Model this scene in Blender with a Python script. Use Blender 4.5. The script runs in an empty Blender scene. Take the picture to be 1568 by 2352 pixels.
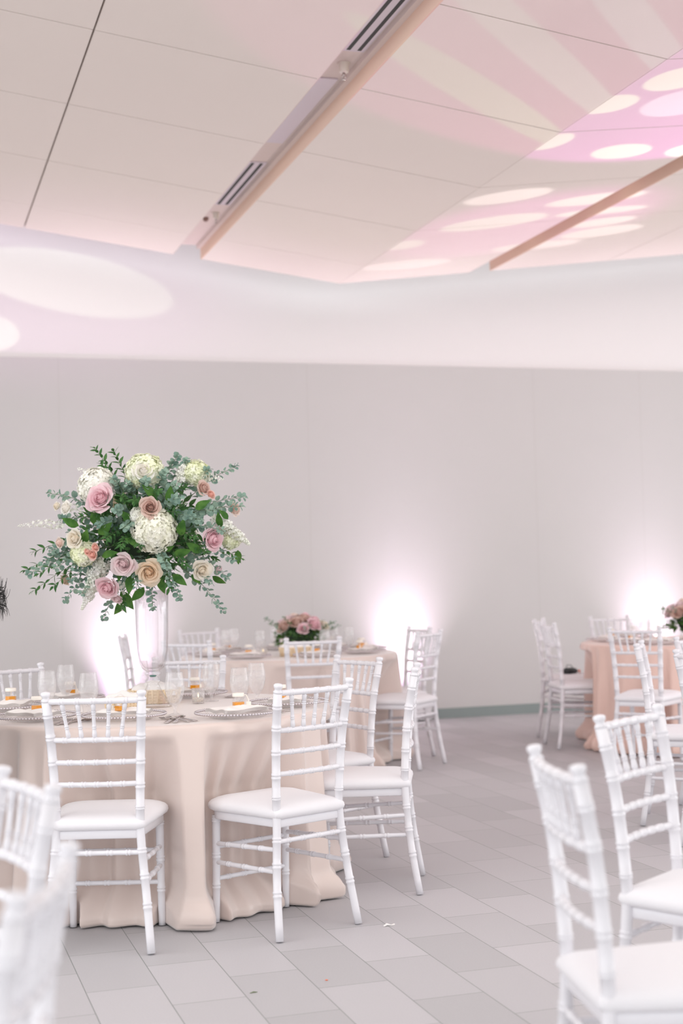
import bpy, bmesh, math, random
import numpy as np
from mathutils import Vector, Matrix, Quaternion
from math import sin, cos, pi, radians, atan2, sqrt, exp

# ------------------------------------------------------------------ camera, world, light, exposure
SC = bpy.context.scene
COL = SC.collection
YAW, ROLL, F_PX, HZ, EYE = radians(17.4), .025, 50/36*2352, 1321.0, 1.30
pitch = math.atan((HZ-1176)/F_PX)
FW = Vector((sin(YAW)*cos(pitch), cos(YAW)*cos(pitch), sin(pitch)))
R0 = Vector((cos(YAW), -sin(YAW), 0)); U0 = R0.cross(FW)
CR = R0*cos(ROLL)-U0*sin(ROLL); CU = R0*sin(ROLL)+U0*cos(ROLL)
cd = bpy.data.cameras.new('camera'); cam = bpy.data.objects.new('camera', cd); COL.objects.link(cam)
M = Matrix((CR, CU, -FW)).transposed().to_4x4(); M.translation = (0, 0, EYE); cam.matrix_world = M
cd.sensor_fit = 'VERTICAL'; cd.sensor_height = 36; cd.sensor_width = 24; cd.lens = 50
cd.clip_start = .05; cd.clip_end = 200
cd.dof.use_dof = True; cd.dof.focus_distance = 5.55; cd.dof.aperture_fstop = 2.2
SC.camera = cam
SC.view_settings.view_transform = 'Standard'; SC.view_settings.look = 'None'
SC.view_settings.gamma = 1; SC.view_settings.use_curve_mapping = False
SC.view_settings.exposure = 0.0
W = bpy.data.worlds.new('world'); SC.world = W; W.use_nodes = True
W.node_tree.nodes['Background'].inputs[0].default_value = (.925, .965, .985, 1)
W.node_tree.nodes['Background'].inputs[1].default_value = 1.8

def area(name, loc, target, sx, sy, power, col=(1, 1, 1)):
    l = bpy.data.lights.new(name, 'AREA'); l.shape = 'RECTANGLE'; l.size = sx; l.size_y = sy; l.energy = power; l.color = col
    o = bpy.data.objects.new(name, l); COL.objects.link(o); o.location = loc
    o.rotation_euler = (Vector(target)-Vector(loc)).to_track_quat('-Z', 'Y').to_euler(); return o
# daylight through the tall windows behind the camera and to its left, plus two added fill lamps
area('window_daylight', (-2.0, -4.5, 2.3), (2.6, 7, 1.2), 7, 3.2, 40, (1, .985, .97))
area('overhead_fill', (2.8, 3.6, 3.65), (3.0, 5.0, 0), 10, 2.6, 110, (1, .99, .985))  # added lamp below the closed ceiling, lifts tabletops and floor
area('window_daylight_side', (-6.5, 5.0, 2.2), (2, 6, .8), 6, 2.8, 75, (1, .98, .98))
area('right_fill', (9.8, 6.0, 2.3), (4.2, 8.0, .2), 7, 3.2, 95, (1, .985, .985))  # added off-frame lamp that brightens the far floor and right-hand chairs

# ------------------------------------------------------------------ materials
def srgb(r, g, b):
    f = lambda c: (c/255/12.92 if c/255 <= .04045 else ((c/255+.055)/1.055)**2.4)
    return (f(r), f(g), f(b), 1)
def new_mat(name):
    m = bpy.data.materials.new(name); m.use_nodes = True; nt = m.node_tree
    return m, nt, nt.nodes['Principled BSDF']
def mat(name, col, rough=.5, spec=.5, noise=0, nscale=20, bump=0, bscale=200, metal=0, sheen=0, coat=0, trans=0, sss=0):
    m, nt, b = new_mat(name)
    b.inputs['Base Color'].default_value = col; b.inputs['Roughness'].default_value = rough
    b.inputs['Specular IOR Level'].default_value = spec; b.inputs['Metallic'].default_value = metal
    b.inputs['Sheen Weight'].default_value = sheen; b.inputs['Coat Weight'].default_value = coat
    if sss:
        b.inputs['Subsurface Weight'].default_value = sss; b.inputs['Subsurface Radius'].default_value = (.02, .01, .008)
    tc = nt.nodes.new('ShaderNodeTexCoord')
    if noise:
        n = nt.nodes.new('ShaderNodeTexNoise'); n.inputs['Scale'].default_value = nscale; n.inputs['Detail'].default_value = 4
        nt.links.new(tc.outputs['Object'], n.inputs['Vector'])
        mr = nt.nodes.new('ShaderNodeMapRange'); mr.inputs['To Min'].default_value = 1-noise; mr.inputs['To Max'].default_value = 1+noise
        nt.links.new(n.outputs[0], mr.inputs[0])
        vm = nt.nodes.new('ShaderNodeVectorMath'); vm.operation = 'SCALE'; vm.inputs[0].default_value = col[:3]
        nt.links.new(mr.outputs[0], vm.inputs['Scale']); nt.links.new(vm.outputs[0], b.inputs['Base Color'])
    if bump:
        n = nt.nodes.new('ShaderNodeTexNoise'); n.inputs['Scale'].default_value = bscale; n.inputs['Detail'].default_value = 3
        nt.links.new(tc.outputs['Object'], n.inputs['Vector'])
        bp = nt.nodes.new('ShaderNodeBump'); bp.inputs['Strength'].default_value = bump; bp.inputs['Distance'].default_value = .004
        nt.links.new(n.outputs[0], bp.inputs['Height']); nt.links.new(bp.outputs[0], b.inputs['Normal'])
    return m
def petal_mat(name, c0, c1=None, tl=.35):
    """petal: centre colour c0 shading to c1 by a random per-object value plus a little translucency"""
    m, nt, b = new_mat(name); c1 = c1 or c0
    tc = nt.nodes.new('ShaderNodeTexCoord'); n = nt.nodes.new('ShaderNodeTexNoise'); n.inputs['Scale'].default_value = 28
    nt.links.new(tc.outputs['Object'], n.inputs['Vector'])
    mx = nt.nodes.new('ShaderNodeMix'); mx.data_type = 'RGBA'; mx.inputs[6].default_value = c0; mx.inputs[7].default_value = c1
    mr = nt.nodes.new('ShaderNodeMapRange'); mr.inputs[1].default_value = .35; mr.inputs[2].default_value = .65
    nt.links.new(n.outputs[0], mr.inputs[0]); nt.links.new(mr.outputs[0], mx.inputs[0])
    b.inputs['Roughness'].default_value = .6; b.inputs['Specular IOR Level'].default_value = .2
    nt.links.new(mx.outputs[2], b.inputs['Base Color'])
    t = nt.nodes.new('ShaderNodeBsdfTranslucent'); nt.links.new(mx.outputs[2], t.inputs[0])
    ms = nt.nodes.new('ShaderNodeMixShader'); ms.inputs[0].default_value = tl
    out = nt.nodes['Material Output']
    nt.links.new(b.outputs[0], ms.inputs[1]); nt.links.new(t.outputs[0], ms.inputs[2]); nt.links.new(ms.outputs[0], out.inputs[0])
    return m
def glass_mat(name, tint=(1, 1, 1, 1), frost=0, edge=.55, base=.04, rough=.03, nsc=70):
    m, nt, b = new_mat(name); nt.nodes.remove(b)
    tr = nt.nodes.new('ShaderNodeBsdfTransparent'); tr.inputs[0].default_value = tint
    gl = nt.nodes.new('ShaderNodeBsdfGlossy'); gl.inputs['Roughness'].default_value = rough
    lw = nt.nodes.new('ShaderNodeLayerWeight'); lw.inputs[0].default_value = .35
    mr = nt.nodes.new('ShaderNodeMapRange'); mr.inputs['To Min'].default_value = base; mr.inputs['To Max'].default_value = edge
    pw = nt.nodes.new('ShaderNodeMath'); pw.operation = 'POWER'; pw.inputs[1].default_value = 1.6
    nt.links.new(lw.outputs['Facing'], pw.inputs[0]); nt.links.new(pw.outputs[0], mr.inputs[0])
    ms = nt.nodes.new('ShaderNodeMixShader'); nt.links.new(mr.outputs[0], ms.inputs[0])
    nt.links.new(tr.outputs[0], ms.inputs[1]); nt.links.new(gl.outputs[0], ms.inputs[2])
    last = ms
    if frost:
        d = nt.nodes.new('ShaderNodeBsdfDiffuse'); d.inputs[0].default_value = (.95, .94, .95, 1)
        t2 = nt.nodes.new('ShaderNodeBsdfTranslucent'); t2.inputs[0].default_value = (.97, .96, .97, 1)
        m1 = nt.nodes.new('ShaderNodeMixShader'); m1.inputs[0].default_value = .5
        nt.links.new(d.outputs[0], m1.inputs[1]); nt.links.new(t2.outputs[0], m1.inputs[2])
        tc = nt.nodes.new('ShaderNodeTexCoord'); n = nt.nodes.new('ShaderNodeTexNoise'); n.inputs['Scale'].default_value = nsc; n.inputs['Detail'].default_value = 3
        nt.links.new(tc.outputs['Object'], n.inputs['Vector'])
        r2 = nt.nodes.new('ShaderNodeMapRange'); r2.inputs[1].default_value = .35; r2.inputs[2].default_value = .7
        r2.inputs['To Min'].default_value = frost*.75; r2.inputs['To Max'].default_value = min(1, frost*1.3)
        nt.links.new(n.outputs[0], r2.inputs[0])
        m2 = nt.nodes.new('ShaderNodeMixShader'); nt.links.new(r2.outputs[0], m2.inputs[0])
        nt.links.new(last.outputs[0], m2.inputs[1]); nt.links.new(m1.outputs[0], m2.inputs[2]); last = m2
    nt.links.new(last.outputs[0], nt.nodes['Material Output'].inputs[0])
    return m

PAINT = mat('white_chair_paint', srgb(232, 229, 233), .26, .5, noise=.015, nscale=30, bump=.15, bscale=60)
CUSH = mat('white_seat_fabric', srgb(236, 233, 236), .85, .2, sheen=.2, bump=.2, bscale=500)
SATIN = mat('champagne_satin', srgb(225, 207, 199), .33, .5, sheen=.5, bump=.1, bscale=900)
BLUSH = mat('blush_satin', srgb(232, 200, 188), .45, .35, sheen=.35, bump=.1, bscale=900)
WOOD = mat('plywood', srgb(170, 140, 110), .7)
STEEL = mat('polished_steel', srgb(205, 198, 196), .18, .5, metal=1)
PEARL = mat('silver_bead', srgb(214, 207, 210), .2, .5, metal=.6)
NAPKIN = mat('white_linen', srgb(246, 241, 238), .9, .1, bump=.3, bscale=300)
HONEY = mat('honey', srgb(232, 155, 32), .15, .6, sss=.3)
WICKER = mat('natural_wicker', srgb(240, 218, 186), .7, .2)
CAP = mat('cream_paper_tag', srgb(246, 238, 228), .5)
WAX = mat('candle_wax', srgb(245, 232, 215), .5, sss=.3)
GLASS = glass_mat('clear_glass')
VGLASS = glass_mat('vase_glass', (.985, .98, .985, 1), edge=.8, base=.05, rough=.05)
CHGL = glass_mat('charger_glass', frost=.16, edge=.25)
ICE = glass_mat('iced_goblet_glass', frost=.2, edge=.5, nsc=60)
WATER = glass_mat('ice_water', frost=.16, edge=.12, nsc=60)
def foliage(name, a, b, rough=.55): return petal_mat(name, a, b, .2)
EUC = foliage('eucalyptus_leaf', srgb(116, 146, 134), srgb(156, 180, 162))
RUS = foliage('ruscus_leaf', srgb(58, 98, 55), srgb(86, 128, 72))
SAL = foliage('salal_leaf', srgb(62, 104, 46), srgb(92, 136, 62))
STEM = mat('green_stem', srgb(108, 122, 82), .7)
DARKG = mat('floral_foam', srgb(40, 60, 38), .9, noise=.3, nscale=40)
BLACK = mat('black_leather', srgb(38, 44, 44), .5)
HAIR = mat('dark_hair', srgb(20, 16, 14), .45)

# wall, ceiling, floor
WALLG = mat('grey_wall_panel', srgb(209, 205, 204), .9, .1, noise=.012, nscale=3, bump=.12, bscale=220)
WALLW = mat('white_upper_wall', srgb(246, 241, 241), .8, .15)
CEILM = mat('ceiling_panel', srgb(237, 226, 218), .75, .2, noise=.012, nscale=2, bump=.08, bscale=120)
SLOTM = mat('slot_lining', srgb(228, 214, 208), .7, .2)
SLOTW = mat('slot_tan_side', srgb(232, 202, 184), .7, .2)
DARK = mat('black_slot', srgb(28, 32, 32), .6)
TRIMM = mat('grey_baseboard', srgb(142, 152, 150), .6)
CREAMP = mat('cream_plastic', srgb(236, 228, 216), .4)
LAVP = mat('pale_lilac_panel', srgb(222, 212, 220), .5)

def floor_mat():
    m, nt, b = new_mat('grey_stone_tile'); N = nt.nodes.new; Lk = nt.links.new
    tc = N('ShaderNodeTexCoord'); sp = N('ShaderNodeSeparateXYZ'); Lk(tc.outputs['Object'], sp.inputs[0])
    ax = N('ShaderNodeMath'); ax.operation = 'ADD'; ax.inputs[1].default_value = -4.374+.466*20; Lk(sp.outputs[1], ax.inputs[0])
    ay = N('ShaderNodeMath'); ay.operation = 'ADD'; ay.inputs[1].default_value = -1.022+.2325*60; Lk(sp.outputs[0], ay.inputs[0])
    cb = N('ShaderNodeCombineXYZ'); Lk(ax.outputs[0], cb.inputs[0]); Lk(ay.outputs[0], cb.inputs[1])
    br = N('ShaderNodeTexBrick'); br.offset = .5; br.offset_frequency = 2; br.squash = 1
    br.inputs['Scale'].default_value = 1; br.inputs['Brick Width'].default_value = .466; br.inputs['Row Height'].default_value = .2325
    br.inputs['Mortar Size'].default_value = .0016; br.inputs['Mortar Smooth'].default_value = .3; br.inputs['Bias'].default_value = 0
    br.inputs['Color1'].default_value = srgb(197, 194, 197); br.inputs['Color2'].default_value = srgb(183, 181, 183)
    br.inputs['Mortar'].default_value = srgb(132, 136, 133)
    Lk(cb.outputs[0], br.inputs['Vector'])
    n = N('ShaderNodeTexNoise'); n.inputs['Scale'].default_value = 180; n.inputs['Detail'].default_value = 4; Lk(tc.outputs['Object'], n.inputs['Vector'])
    mr = N('ShaderNodeMapRange'); mr.inputs['To Min'].default_value = .93; mr.inputs['To Max'].default_value = 1.07; Lk(n.outputs[0], mr.inputs[0])
    vm = N('ShaderNodeVectorMath'); vm.operation = 'SCALE'; Lk(br.outputs['Color'], vm.inputs[0]); Lk(mr.outputs[0], vm.inputs['Scale'])
    Lk(vm.outputs[0], b.inputs['Base Color']); b.inputs['Roughness'].default_value = .52; b.inputs['Specular IOR Level'].default_value = .35
    bp = N('ShaderNodeBump'); bp.inputs['Strength'].default_value = .25; bp.inputs['Distance'].default_value = .002
    iv = N('ShaderNodeMath'); iv.operation = 'SUBTRACT'; iv.inputs[0].default_value = 1; Lk(br.outputs['Fac'], iv.inputs[1])
    Lk(iv.outputs[0], bp.inputs['Height']); Lk(bp.outputs[0], b.inputs['Normal'])
    return m
FLOORM = floor_mat()

# ------------------------------------------------------------------ mesh helpers
def obj(name, bm, m, parent=None, smooth=True, loc=None):
    me = bpy.data.meshes.new(name); bm.normal_update(); bm.to_mesh(me); bm.free()
    if smooth:
        for p in me.polygons: p.use_smooth = True
    for mm in (m if isinstance(m, (list, tuple)) else [m]): me.materials.append(mm)
    o = bpy.data.objects.new(name, me); COL.objects.link(o)
    if parent: o.parent = parent
    if loc is not None: o.location = loc
    return o
def tag(o, label=None, cat=None, group=None, kind=None):
    if label: o['label'] = label
    if cat: o['category'] = cat
    if group: o['group'] = group
    if kind: o['kind'] = kind
    return o
def empty(name, loc, rz=0):
    o = bpy.data.objects.new(name, None); o.empty_display_size = .1; COL.objects.link(o); o.location = loc; o.rotation_euler = (0, 0, rz); return o
def dup(root, loc, rz):
    r = root.copy(); COL.objects.link(r); r.location = loc; r.rotation_euler = (0, 0, rz)
    for ch in list(root.children):
        c = ch.copy(); COL.objects.link(c); c.parent = r
        for g in list(ch.children):
            d = g.copy(); COL.objects.link(d); d.parent = c
    return r
def box(bm, x0, x1, y0, y1, z0, z1):
    v = [bm.verts.new((x, y, z)) for z in (z0, z1) for y in (y0, y1) for x in (x0, x1)]
    for f in ((0, 2, 3, 1), (4, 5, 7, 6), (0, 1, 5, 4), (2, 6, 7, 3), (0, 4, 6, 2), (1, 3, 7, 5)): bm.faces.new([v[i] for i in f])
def tube(bm, pts, rad, n=10, caps=True):
    pts = [Vector(p) for p in pts]; k = len(pts)
    if not hasattr(rad, '__len__'): rad = [rad]*k
    t0 = (pts[1]-pts[0]).normalized(); up = Vector((0, 0, 1)) if abs(t0.z) < .9 else Vector((1, 0, 0))
    a = t0.cross(up).normalized(); rings = []
    for i, p in enumerate(pts):
        t = (pts[min(i+1, k-1)]-pts[max(i-1, 0)]).normalized()
        a = (a-t*a.dot(t)).normalized(); b = t.cross(a)
        rings.append([bm.verts.new(p+(a*cos(2*pi*j/n)+b*sin(2*pi*j/n))*rad[i]) for j in range(n)])
    for i in range(k-1):
        for j in range(n): bm.faces.new((rings[i][j], rings[i][(j+1) % n], rings[i+1][(j+1) % n], rings[i+1][j]))
    if caps:
        bm.faces.new(rings[0][::-1]); bm.faces.new(rings[-1])
def path_at(pts, t):
    """point at fraction t of a polyline (smoothed by Catmull-Rom)"""
    n = len(pts)-1; x = min(max(t, 0), 1)*n; i = min(int(x), n-1); u = x-i
    p0, p1, p2, p3 = (Vector(pts[max(i-1, 0)]), Vector(pts[i]), Vector(pts[i+1]), Vector(pts[min(i+2, n)]))
    return .5*((2*p1)+(p2-p0)*u+(2*p0-5*p1+4*p2-p3)*u*u+(3*p1-p0-3*p2+p3)*u**3)
def turned(bm, pts, r0, rings, r1=None, bump=.0028, n=12, half=.0045):
    """a bamboo-turned bar: radius r0..r1 with pairs of small rings at the given fractions"""
    r1 = r1 or r0; L = sum((Vector(pts[i+1])-Vector(pts[i])).length for i in range(len(pts)-1))
    ts = {i/14 for i in range(15)}; h = half/L
    for c in rings:
        for s in (-1.1, 1.1):
            for e in (-.95, -.45, .45, .95): ts.add(c+s*h*1.1+e*h)
    ts = sorted(t for t in ts if 0 <= t <= 1)
    P, Rd = [], []
    for t in ts:
        r = r0+(r1-r0)*t
        for c in rings:
            for s in (-1.1, 1.1):
                if abs(t-(c+s*h*1.1)) <= .5*h: r += bump
        P.append(path_at(pts, t)); Rd.append(r)
    tube(bm, P, Rd, n)
def lathe(bm, prof, n=32, center=(0, 0, 0), close=False):
    rings = []; c = Vector(center)
    for r, z in prof:
        if r < 1e-6: rings.append([bm.verts.new(c+Vector((0, 0, z)))])
        else: rings.append([bm.verts.new(c+Vector((r*cos(2*pi*j/n), r*sin(2*pi*j/n), z))) for j in range(n)])
    for i in range(len(rings)-1):
        A, B = rings[i], rings[i+1]
        for j in range(n):
            k = (j+1) % n
            if len(A) == 1 and len(B) == 1: continue
            if len(A) == 1: bm.faces.new((A[0], B[k], B[j]))
            elif len(B) == 1: bm.faces.new((A[j], A[k], B[0]))
            else: bm.faces.new((A[j], A[k], B[k], B[j]))
def sstep(a, b, x):
    t = min(max((x-a)/(b-a), 0), 1); return t*t*(3-2*t)

# ------------------------------------------------------------------ room shell
YW = 11.93
def struct(name, bm, m, smooth=False):
    o = obj(name, bm, m, smooth=smooth); o['kind'] = 'structure'; return o
bm = bmesh.new(); box(bm, -16, 24, -12, 12.2, -.15, 0); struct('floor', bm, FLOORM)
bm = bmesh.new()
box(bm, -16, 24, YW, YW+.5, 0, 3.165); wl = struct('wall_back', bm, WALLG)
bm = bmesh.new()
for x in (-1.6, 1.3, 3.45, 5.62, 6.72, 8.2): box(bm, x-.0025, x+.0025, YW-.0006, YW, .09, 3.165)
struct('trim_1', bm, mat('panel_seam', srgb(202, 198, 196), .9, .1))
bm = bmesh.new(); box(bm, -16, 24, YW+.12, YW+.6, 3.165, 5.2); struct('wall_back_upper', bm, WALLW)
bm = bmesh.new(); box(bm, -16, 24, YW-.014, YW, 0, .088); struct('baseboard_back', bm, TRIMM)
bm = bmesh.new(); box(bm, -16, 24, 9.5, 12.6, 5.2, 5.35); struct('ceiling_slab', bm, WALLW)

XR, ZR, YE, KL, KR = 3.635, 3.79, 11.5, .133, .12
def zc(x): return ZR+(KL*(XR-x) if x < XR else KR*(x-XR))
YJ = [11.5, 10.79, 9.61, 8.43, 7.25, 6.07, 4.89, 3.71, 2.53, 1.35, .17, -1.01, -2.19, -3.37]
def panels(bm, x0, x1, g=.0055, gx=(0, 0)):
    for a, b in zip(YJ[:-1], YJ[1:]):
        y1 = a-(0 if a == YE else g); y0 = b+g; X0 = x0+gx[0]; X1 = x1-gx[1]
        if b == 10.79: y0 = b+.002
        if a == 10.79: y1 = a-.002
        v = []
        for z in (0, .09):
            for y in (y0, y1):
                for x in (X0, X1): v.append(bm.verts.new((x, y, zc(x)+z)))
        for f in ((0, 2, 3, 1), (4, 5, 7, 6), (0, 1, 5, 4), (2, 6, 7, 3), (0, 4, 6, 2), (1, 3, 7, 5)): bm.faces.new([v[i] for i in f])
bm = bmesh.new()
for x0 in (-3.8, -2.6, -1.4, -.2): panels(bm, x0, x0+1.2, gx=(.005, .005))
panels(bm, 1.0, 2.2, gx=(.006, 0)); panels(bm, 2.44, XR, gx=(0, .0015))
struct('ceiling', bm, CEILM)
bm = bmesh.new()
panels(bm, XR, 4.83, gx=(.0015, 0)); panels(bm, 5.04, 6.2, gx=(0, .004))
for x0 in (6.2, 7.4, 8.6, 9.8): panels(bm, x0, x0+1.2, gx=(.004, .004))
struct('ceiling_right', bm, CEILM)
# the dark backing above the open joints
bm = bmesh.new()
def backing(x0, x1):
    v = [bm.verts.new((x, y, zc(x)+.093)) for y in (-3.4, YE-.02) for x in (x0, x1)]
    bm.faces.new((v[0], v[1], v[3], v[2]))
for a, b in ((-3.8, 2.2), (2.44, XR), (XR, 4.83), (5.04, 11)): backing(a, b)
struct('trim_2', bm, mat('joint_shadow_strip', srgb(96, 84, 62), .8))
# recessed slots: top strip, tan side
def slot(x0, x1, h, n):
    bm = bmesh.new(); zt = max(zc(x0), zc(x1))+h
    box(bm, x0-.02, x1+.02, -3.4, YE, zt, zt+.03); struct('trim_%d' % n, bm, SLOTM)
    bm = bmesh.new(); box(bm, x1-.006, x1+.004, -3.4, YE+.002, zc(x1)-.001, zt)
    struct('trim_%d' % (n+1), bm, SLOTW)
    bm = bmesh.new(); box(bm, x0-.004, x0+.006, -3.4, YE+.002, zc(x0)+.001, zt); struct('trim_%d' % (n+2), bm, SLOTM)
    return zt
ZS = slot(2.2, 2.44, .085, 3); ZS2 = slot(4.83, 5.04, .105, 6)
# raised lip of the side wall
bm = bmesh.new(); box(bm, 2.40, 2.434, -3.4, YE, ZS-.03, ZS); struct('trim_9', bm, SLOTM)
# linear diffusers
def diffuser(y0, y1, label):
    t = tag(empty('air_diffuser', (2.325, (y0+y1)/2, ZS)), label, 'air vent', 'linear diffusers in the ceiling slot')
    h = (y1-y0)/2
    bm = bmesh.new(); box(bm, -.062, .062, -h-.02, h+.02, -.006, 0); fr = obj('frame', bm, LAVP, t, False)
    for x in (-.03, .03):
        bm = bmesh.new(); box(bm, x-.0105, x+.0105, -h, h, -.0075, -.004); obj('slot', bm, DARK, fr, False)
    return t
diffuser(5.2, 7.0, 'white linear air diffuser with two black slots, at the top edge of the photo')
diffuser(9.1, 10.17, 'white linear air diffuser with two black slots, nearer the back wall beside the small sensor')
bm = bmesh.new(); box(bm, -.055, .055, -.6, .6, -.008, 0)
tag(obj('cover_panel', bm, LAVP, None, False, (2.32, 8.04, ZS)), 'pale lilac cover strip in the ceiling slot between the two air diffusers', 'panel')
def sprinkler(y, label, s=1):
    t = tag(empty('fire_sprinkler', (2.335, y, ZS)), label, 'sprinkler')
    bm = bmesh.new(); lathe(bm, [(0, 0), (.034*s, 0), (.034*s, -.004), (.026*s, -.006), (.026*s, -.045*s), (.022*s, -.05*s), (.012*s, -.05*s), (0, -.05*s)][::-1], 24)
    cp = obj('cup', bm, CREAMP, t)
    bm = bmesh.new()
    tube(bm, [(0, 0, -.048*s), (0, 0, -.07*s)], .004*s, 8)
    for sg in (-1, 1): tube(bm, [(sg*.004, 0, -.05*s), (sg*.011*s, 0, -.065*s), (sg*.005, 0, -.085*s)], .0018*s, 6)
    lathe(bm, [(0, -.086*s), (.013*s, -.086*s), (.013*s, -.088*s), (0, -.088*s)][::-1], 12)
    obj('nozzle', bm, STEEL, cp); return t
sprinkler(7.21, 'cream fire sprinkler hanging from the ceiling slot beside the nearest air diffuser', 1.05)
sprinkler(10.44, 'small pale sprinkler with a tan nozzle at the far end of the ceiling slot', .9)
bm = bmesh.new(); lathe(bm, [(0, -.03), (.012, -.03), (.02, -.02), (.022, 0), (0, 0)], 16)
tag(obj('ceiling_sensor', bm, mat('brown_plastic', srgb(150, 120, 110), .5), None, True, (2.29, 10.6, ZS)), 'tiny brown sensor at the far end of the ceiling slot, next to the pale sprinkler', 'sensor')

# ------------------------------------------------------------------ projected light on ceiling and wall (gobo fixtures out of frame to the right)
def gobo(name, loc, aim, angle, energy, wash, spots, plane):
    """plane ('z', h) or ('y', d): slide coordinates are where a ray from the lamp meets that plane"""
    l = bpy.data.lights.new(name, 'SPOT'); l.energy = energy; l.spot_size = radians(angle); l.spot_blend = .15; l.shadow_soft_size = .012
    o = bpy.data.objects.new(name, l); COL.objects.link(o); o.location = loc
    o.rotation_euler = (Vector(aim)-Vector(loc)).to_track_quat('-Z', 'Y').to_euler()
    l.use_nodes = True; nt = l.node_tree; N = nt.nodes.new; Lk = nt.links.new
    em = nt.nodes['Emission']; g = N('ShaderNodeNewGeometry'); sp = N('ShaderNodeSeparateXYZ'); Lk(g.outputs['Incoming'], sp.inputs[0])
    ax = 2 if plane[0] == 'z' else 1
    dv = N('ShaderNodeMath'); dv.operation = 'DIVIDE'; dv.inputs[0].default_value = plane[1]-loc[ax]; Lk(sp.outputs[ax], dv.inputs[1])
    sc = N('ShaderNodeVectorMath'); sc.operation = 'SCALE'; Lk(g.outputs['Incoming'], sc.inputs[0]); Lk(dv.outputs[0], sc.inputs['Scale'])
    ad = N('ShaderNodeVectorMath'); ad.operation = 'ADD'; ad.inputs[1].default_value = loc; Lk(sc.outputs[0], ad.inputs[0])
    s2 = N('ShaderNodeSeparateXYZ'); Lk(ad.outputs[0], s2.inputs[0])
    cb = N('ShaderNodeCombineXYZ'); Lk(s2.outputs[0], cb.inputs[0]); Lk(s2.outputs[1 if plane[0] == 'z' else 2], cb.inputs[1])
    def ell(e, soft, side=0):
        mp = N('ShaderNodeMapping'); mp.vector_type = 'TEXTURE'; Lk(cb.outputs[0], mp.inputs[0])
        mp.inputs['Location'].default_value = (e[0], e[1], 0); mp.inputs['Rotation'].default_value = (0, 0, e[4]); mp.inputs['Scale'].default_value = (e[2], e[3], 1)
        ln = N('ShaderNodeVectorMath'); ln.operation = 'LENGTH'; Lk(mp.outputs[0], ln.inputs[0])
        mr = N('ShaderNodeMapRange'); mr.interpolation_type = 'SMOOTHSTEP'; mr.inputs[1].default_value = 1+soft; mr.inputs[2].default_value = 1-soft
        Lk(ln.outputs['Value'], mr.inputs[0])
        if not side: return mr
        cm = N('ShaderNodeMath'); cm.operation = 'GREATER_THAN' if side > 0 else 'LESS_THAN'; Lk(s2.outputs[0], cm.inputs[0]); cm.inputs[1].default_value = 3.522
        mu = N('ShaderNodeMath'); mu.operation = 'MULTIPLY'; Lk(mr.outputs[0], mu.inputs[0]); Lk(cm.outputs[0], mu.inputs[1]); return mu
    cur = None
    def addc(cur, mr, col, mode='MIX'):
        mx = N('ShaderNodeMix'); mx.data_type = 'RGBA'; mx.blend_type = 'MIX'
        mx.inputs[7].default_value = (*col, 1); Lk(mr.outputs[0], mx.inputs[0])
        if cur: Lk(cur.outputs[2], mx.inputs[6])
        else: mx.inputs[6].default_value = (0, 0, 0, 1)
        return mx
    for e, col, soft, *sd_ in wash: cur = addc(cur, ell(e, soft, *sd_), col)
    for e, col, soft, *sd_ in spots: cur = addc(cur, ell(e, soft, *sd_), col)
    Lk(cur.outputs[2], em.inputs[0]); em.inputs[1].default_value = 1
    return o
WH = (.7, .67, .65)
gobo('pattern_projector', (6.5, 7.5, 1.0), (4.2, 8.2, 3.9), 95, 560,
     [((3.3, 6.151, 1.75, 1.55, .4), (.32, .04, .18), .05, -1), ((4.35, 6.55, 1.75, 1.42, .2), (.38, .07, .38), .04, 1),
      ((4.45, 9.75, 1.15, .95, 2.47), (.32, .06, .27), .25, 1)],
     [((2.971, 6.954, .913, .151, .634), (.36, .34, .26), .06, -1), ((2.995, 6.268, 1.173, .128, .733), (.36, .30, .33), .05, -1),
      ((3.291, 5.802, .901, .119, .769), (.38, .29, .38), .05, -1),
      ((4.27, 7.748, .234, .16, .236), WH, .05, 1), ((4.865, 7.796, .218, .162, -2.985), WH, .05, 1), ((3.582, 6.738, .186, .167, .147), WH, .05, 1),
      ((4.134, 6.775, .28, .261, -2.995), (.62, .44, .72), .05, 1), ((3.817, 6.343, .211, .202, 3.123), WH, .05, 1), ((3.571, 7.439, .13, .17, .155), WH, .05, 1)]
     + [(e, (.56, .53, .54), .12, 1) for e in ((3.909, 8.769, .344, .185, -.307), (4.174, 9.548, .45, .213, -.3), (4.785, 8.978, .391, .158, 2.909),
        (5.057, 9.367, .384, .105, 2.982), (5.291, 9.734, .264, .138, -.342), (5.466, 10.07, .346, .182, -.32), (5.049, 10.465, .409, .149, -.188),
        (3.624, 10.182, .176, .161, -.438), (3.956, 10.964, .434, .196, -.117))], ('z', 3.9))
gobo('wall_projector', (-3.5, 8.0, 1.2), (1.3, 12.05, 3.8), 60, 700,
     [((1.2, 3.85, 1.7, .75, -.06), (.42, .16, .40), .45)],
     [((1.439, 3.825, .875, .258, -.158), (.95, .88, .86), .05), ((.77, 3.38, .23, .146, -.05), (.95, .88, .86), .06)], ('y', 12.05))

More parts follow.
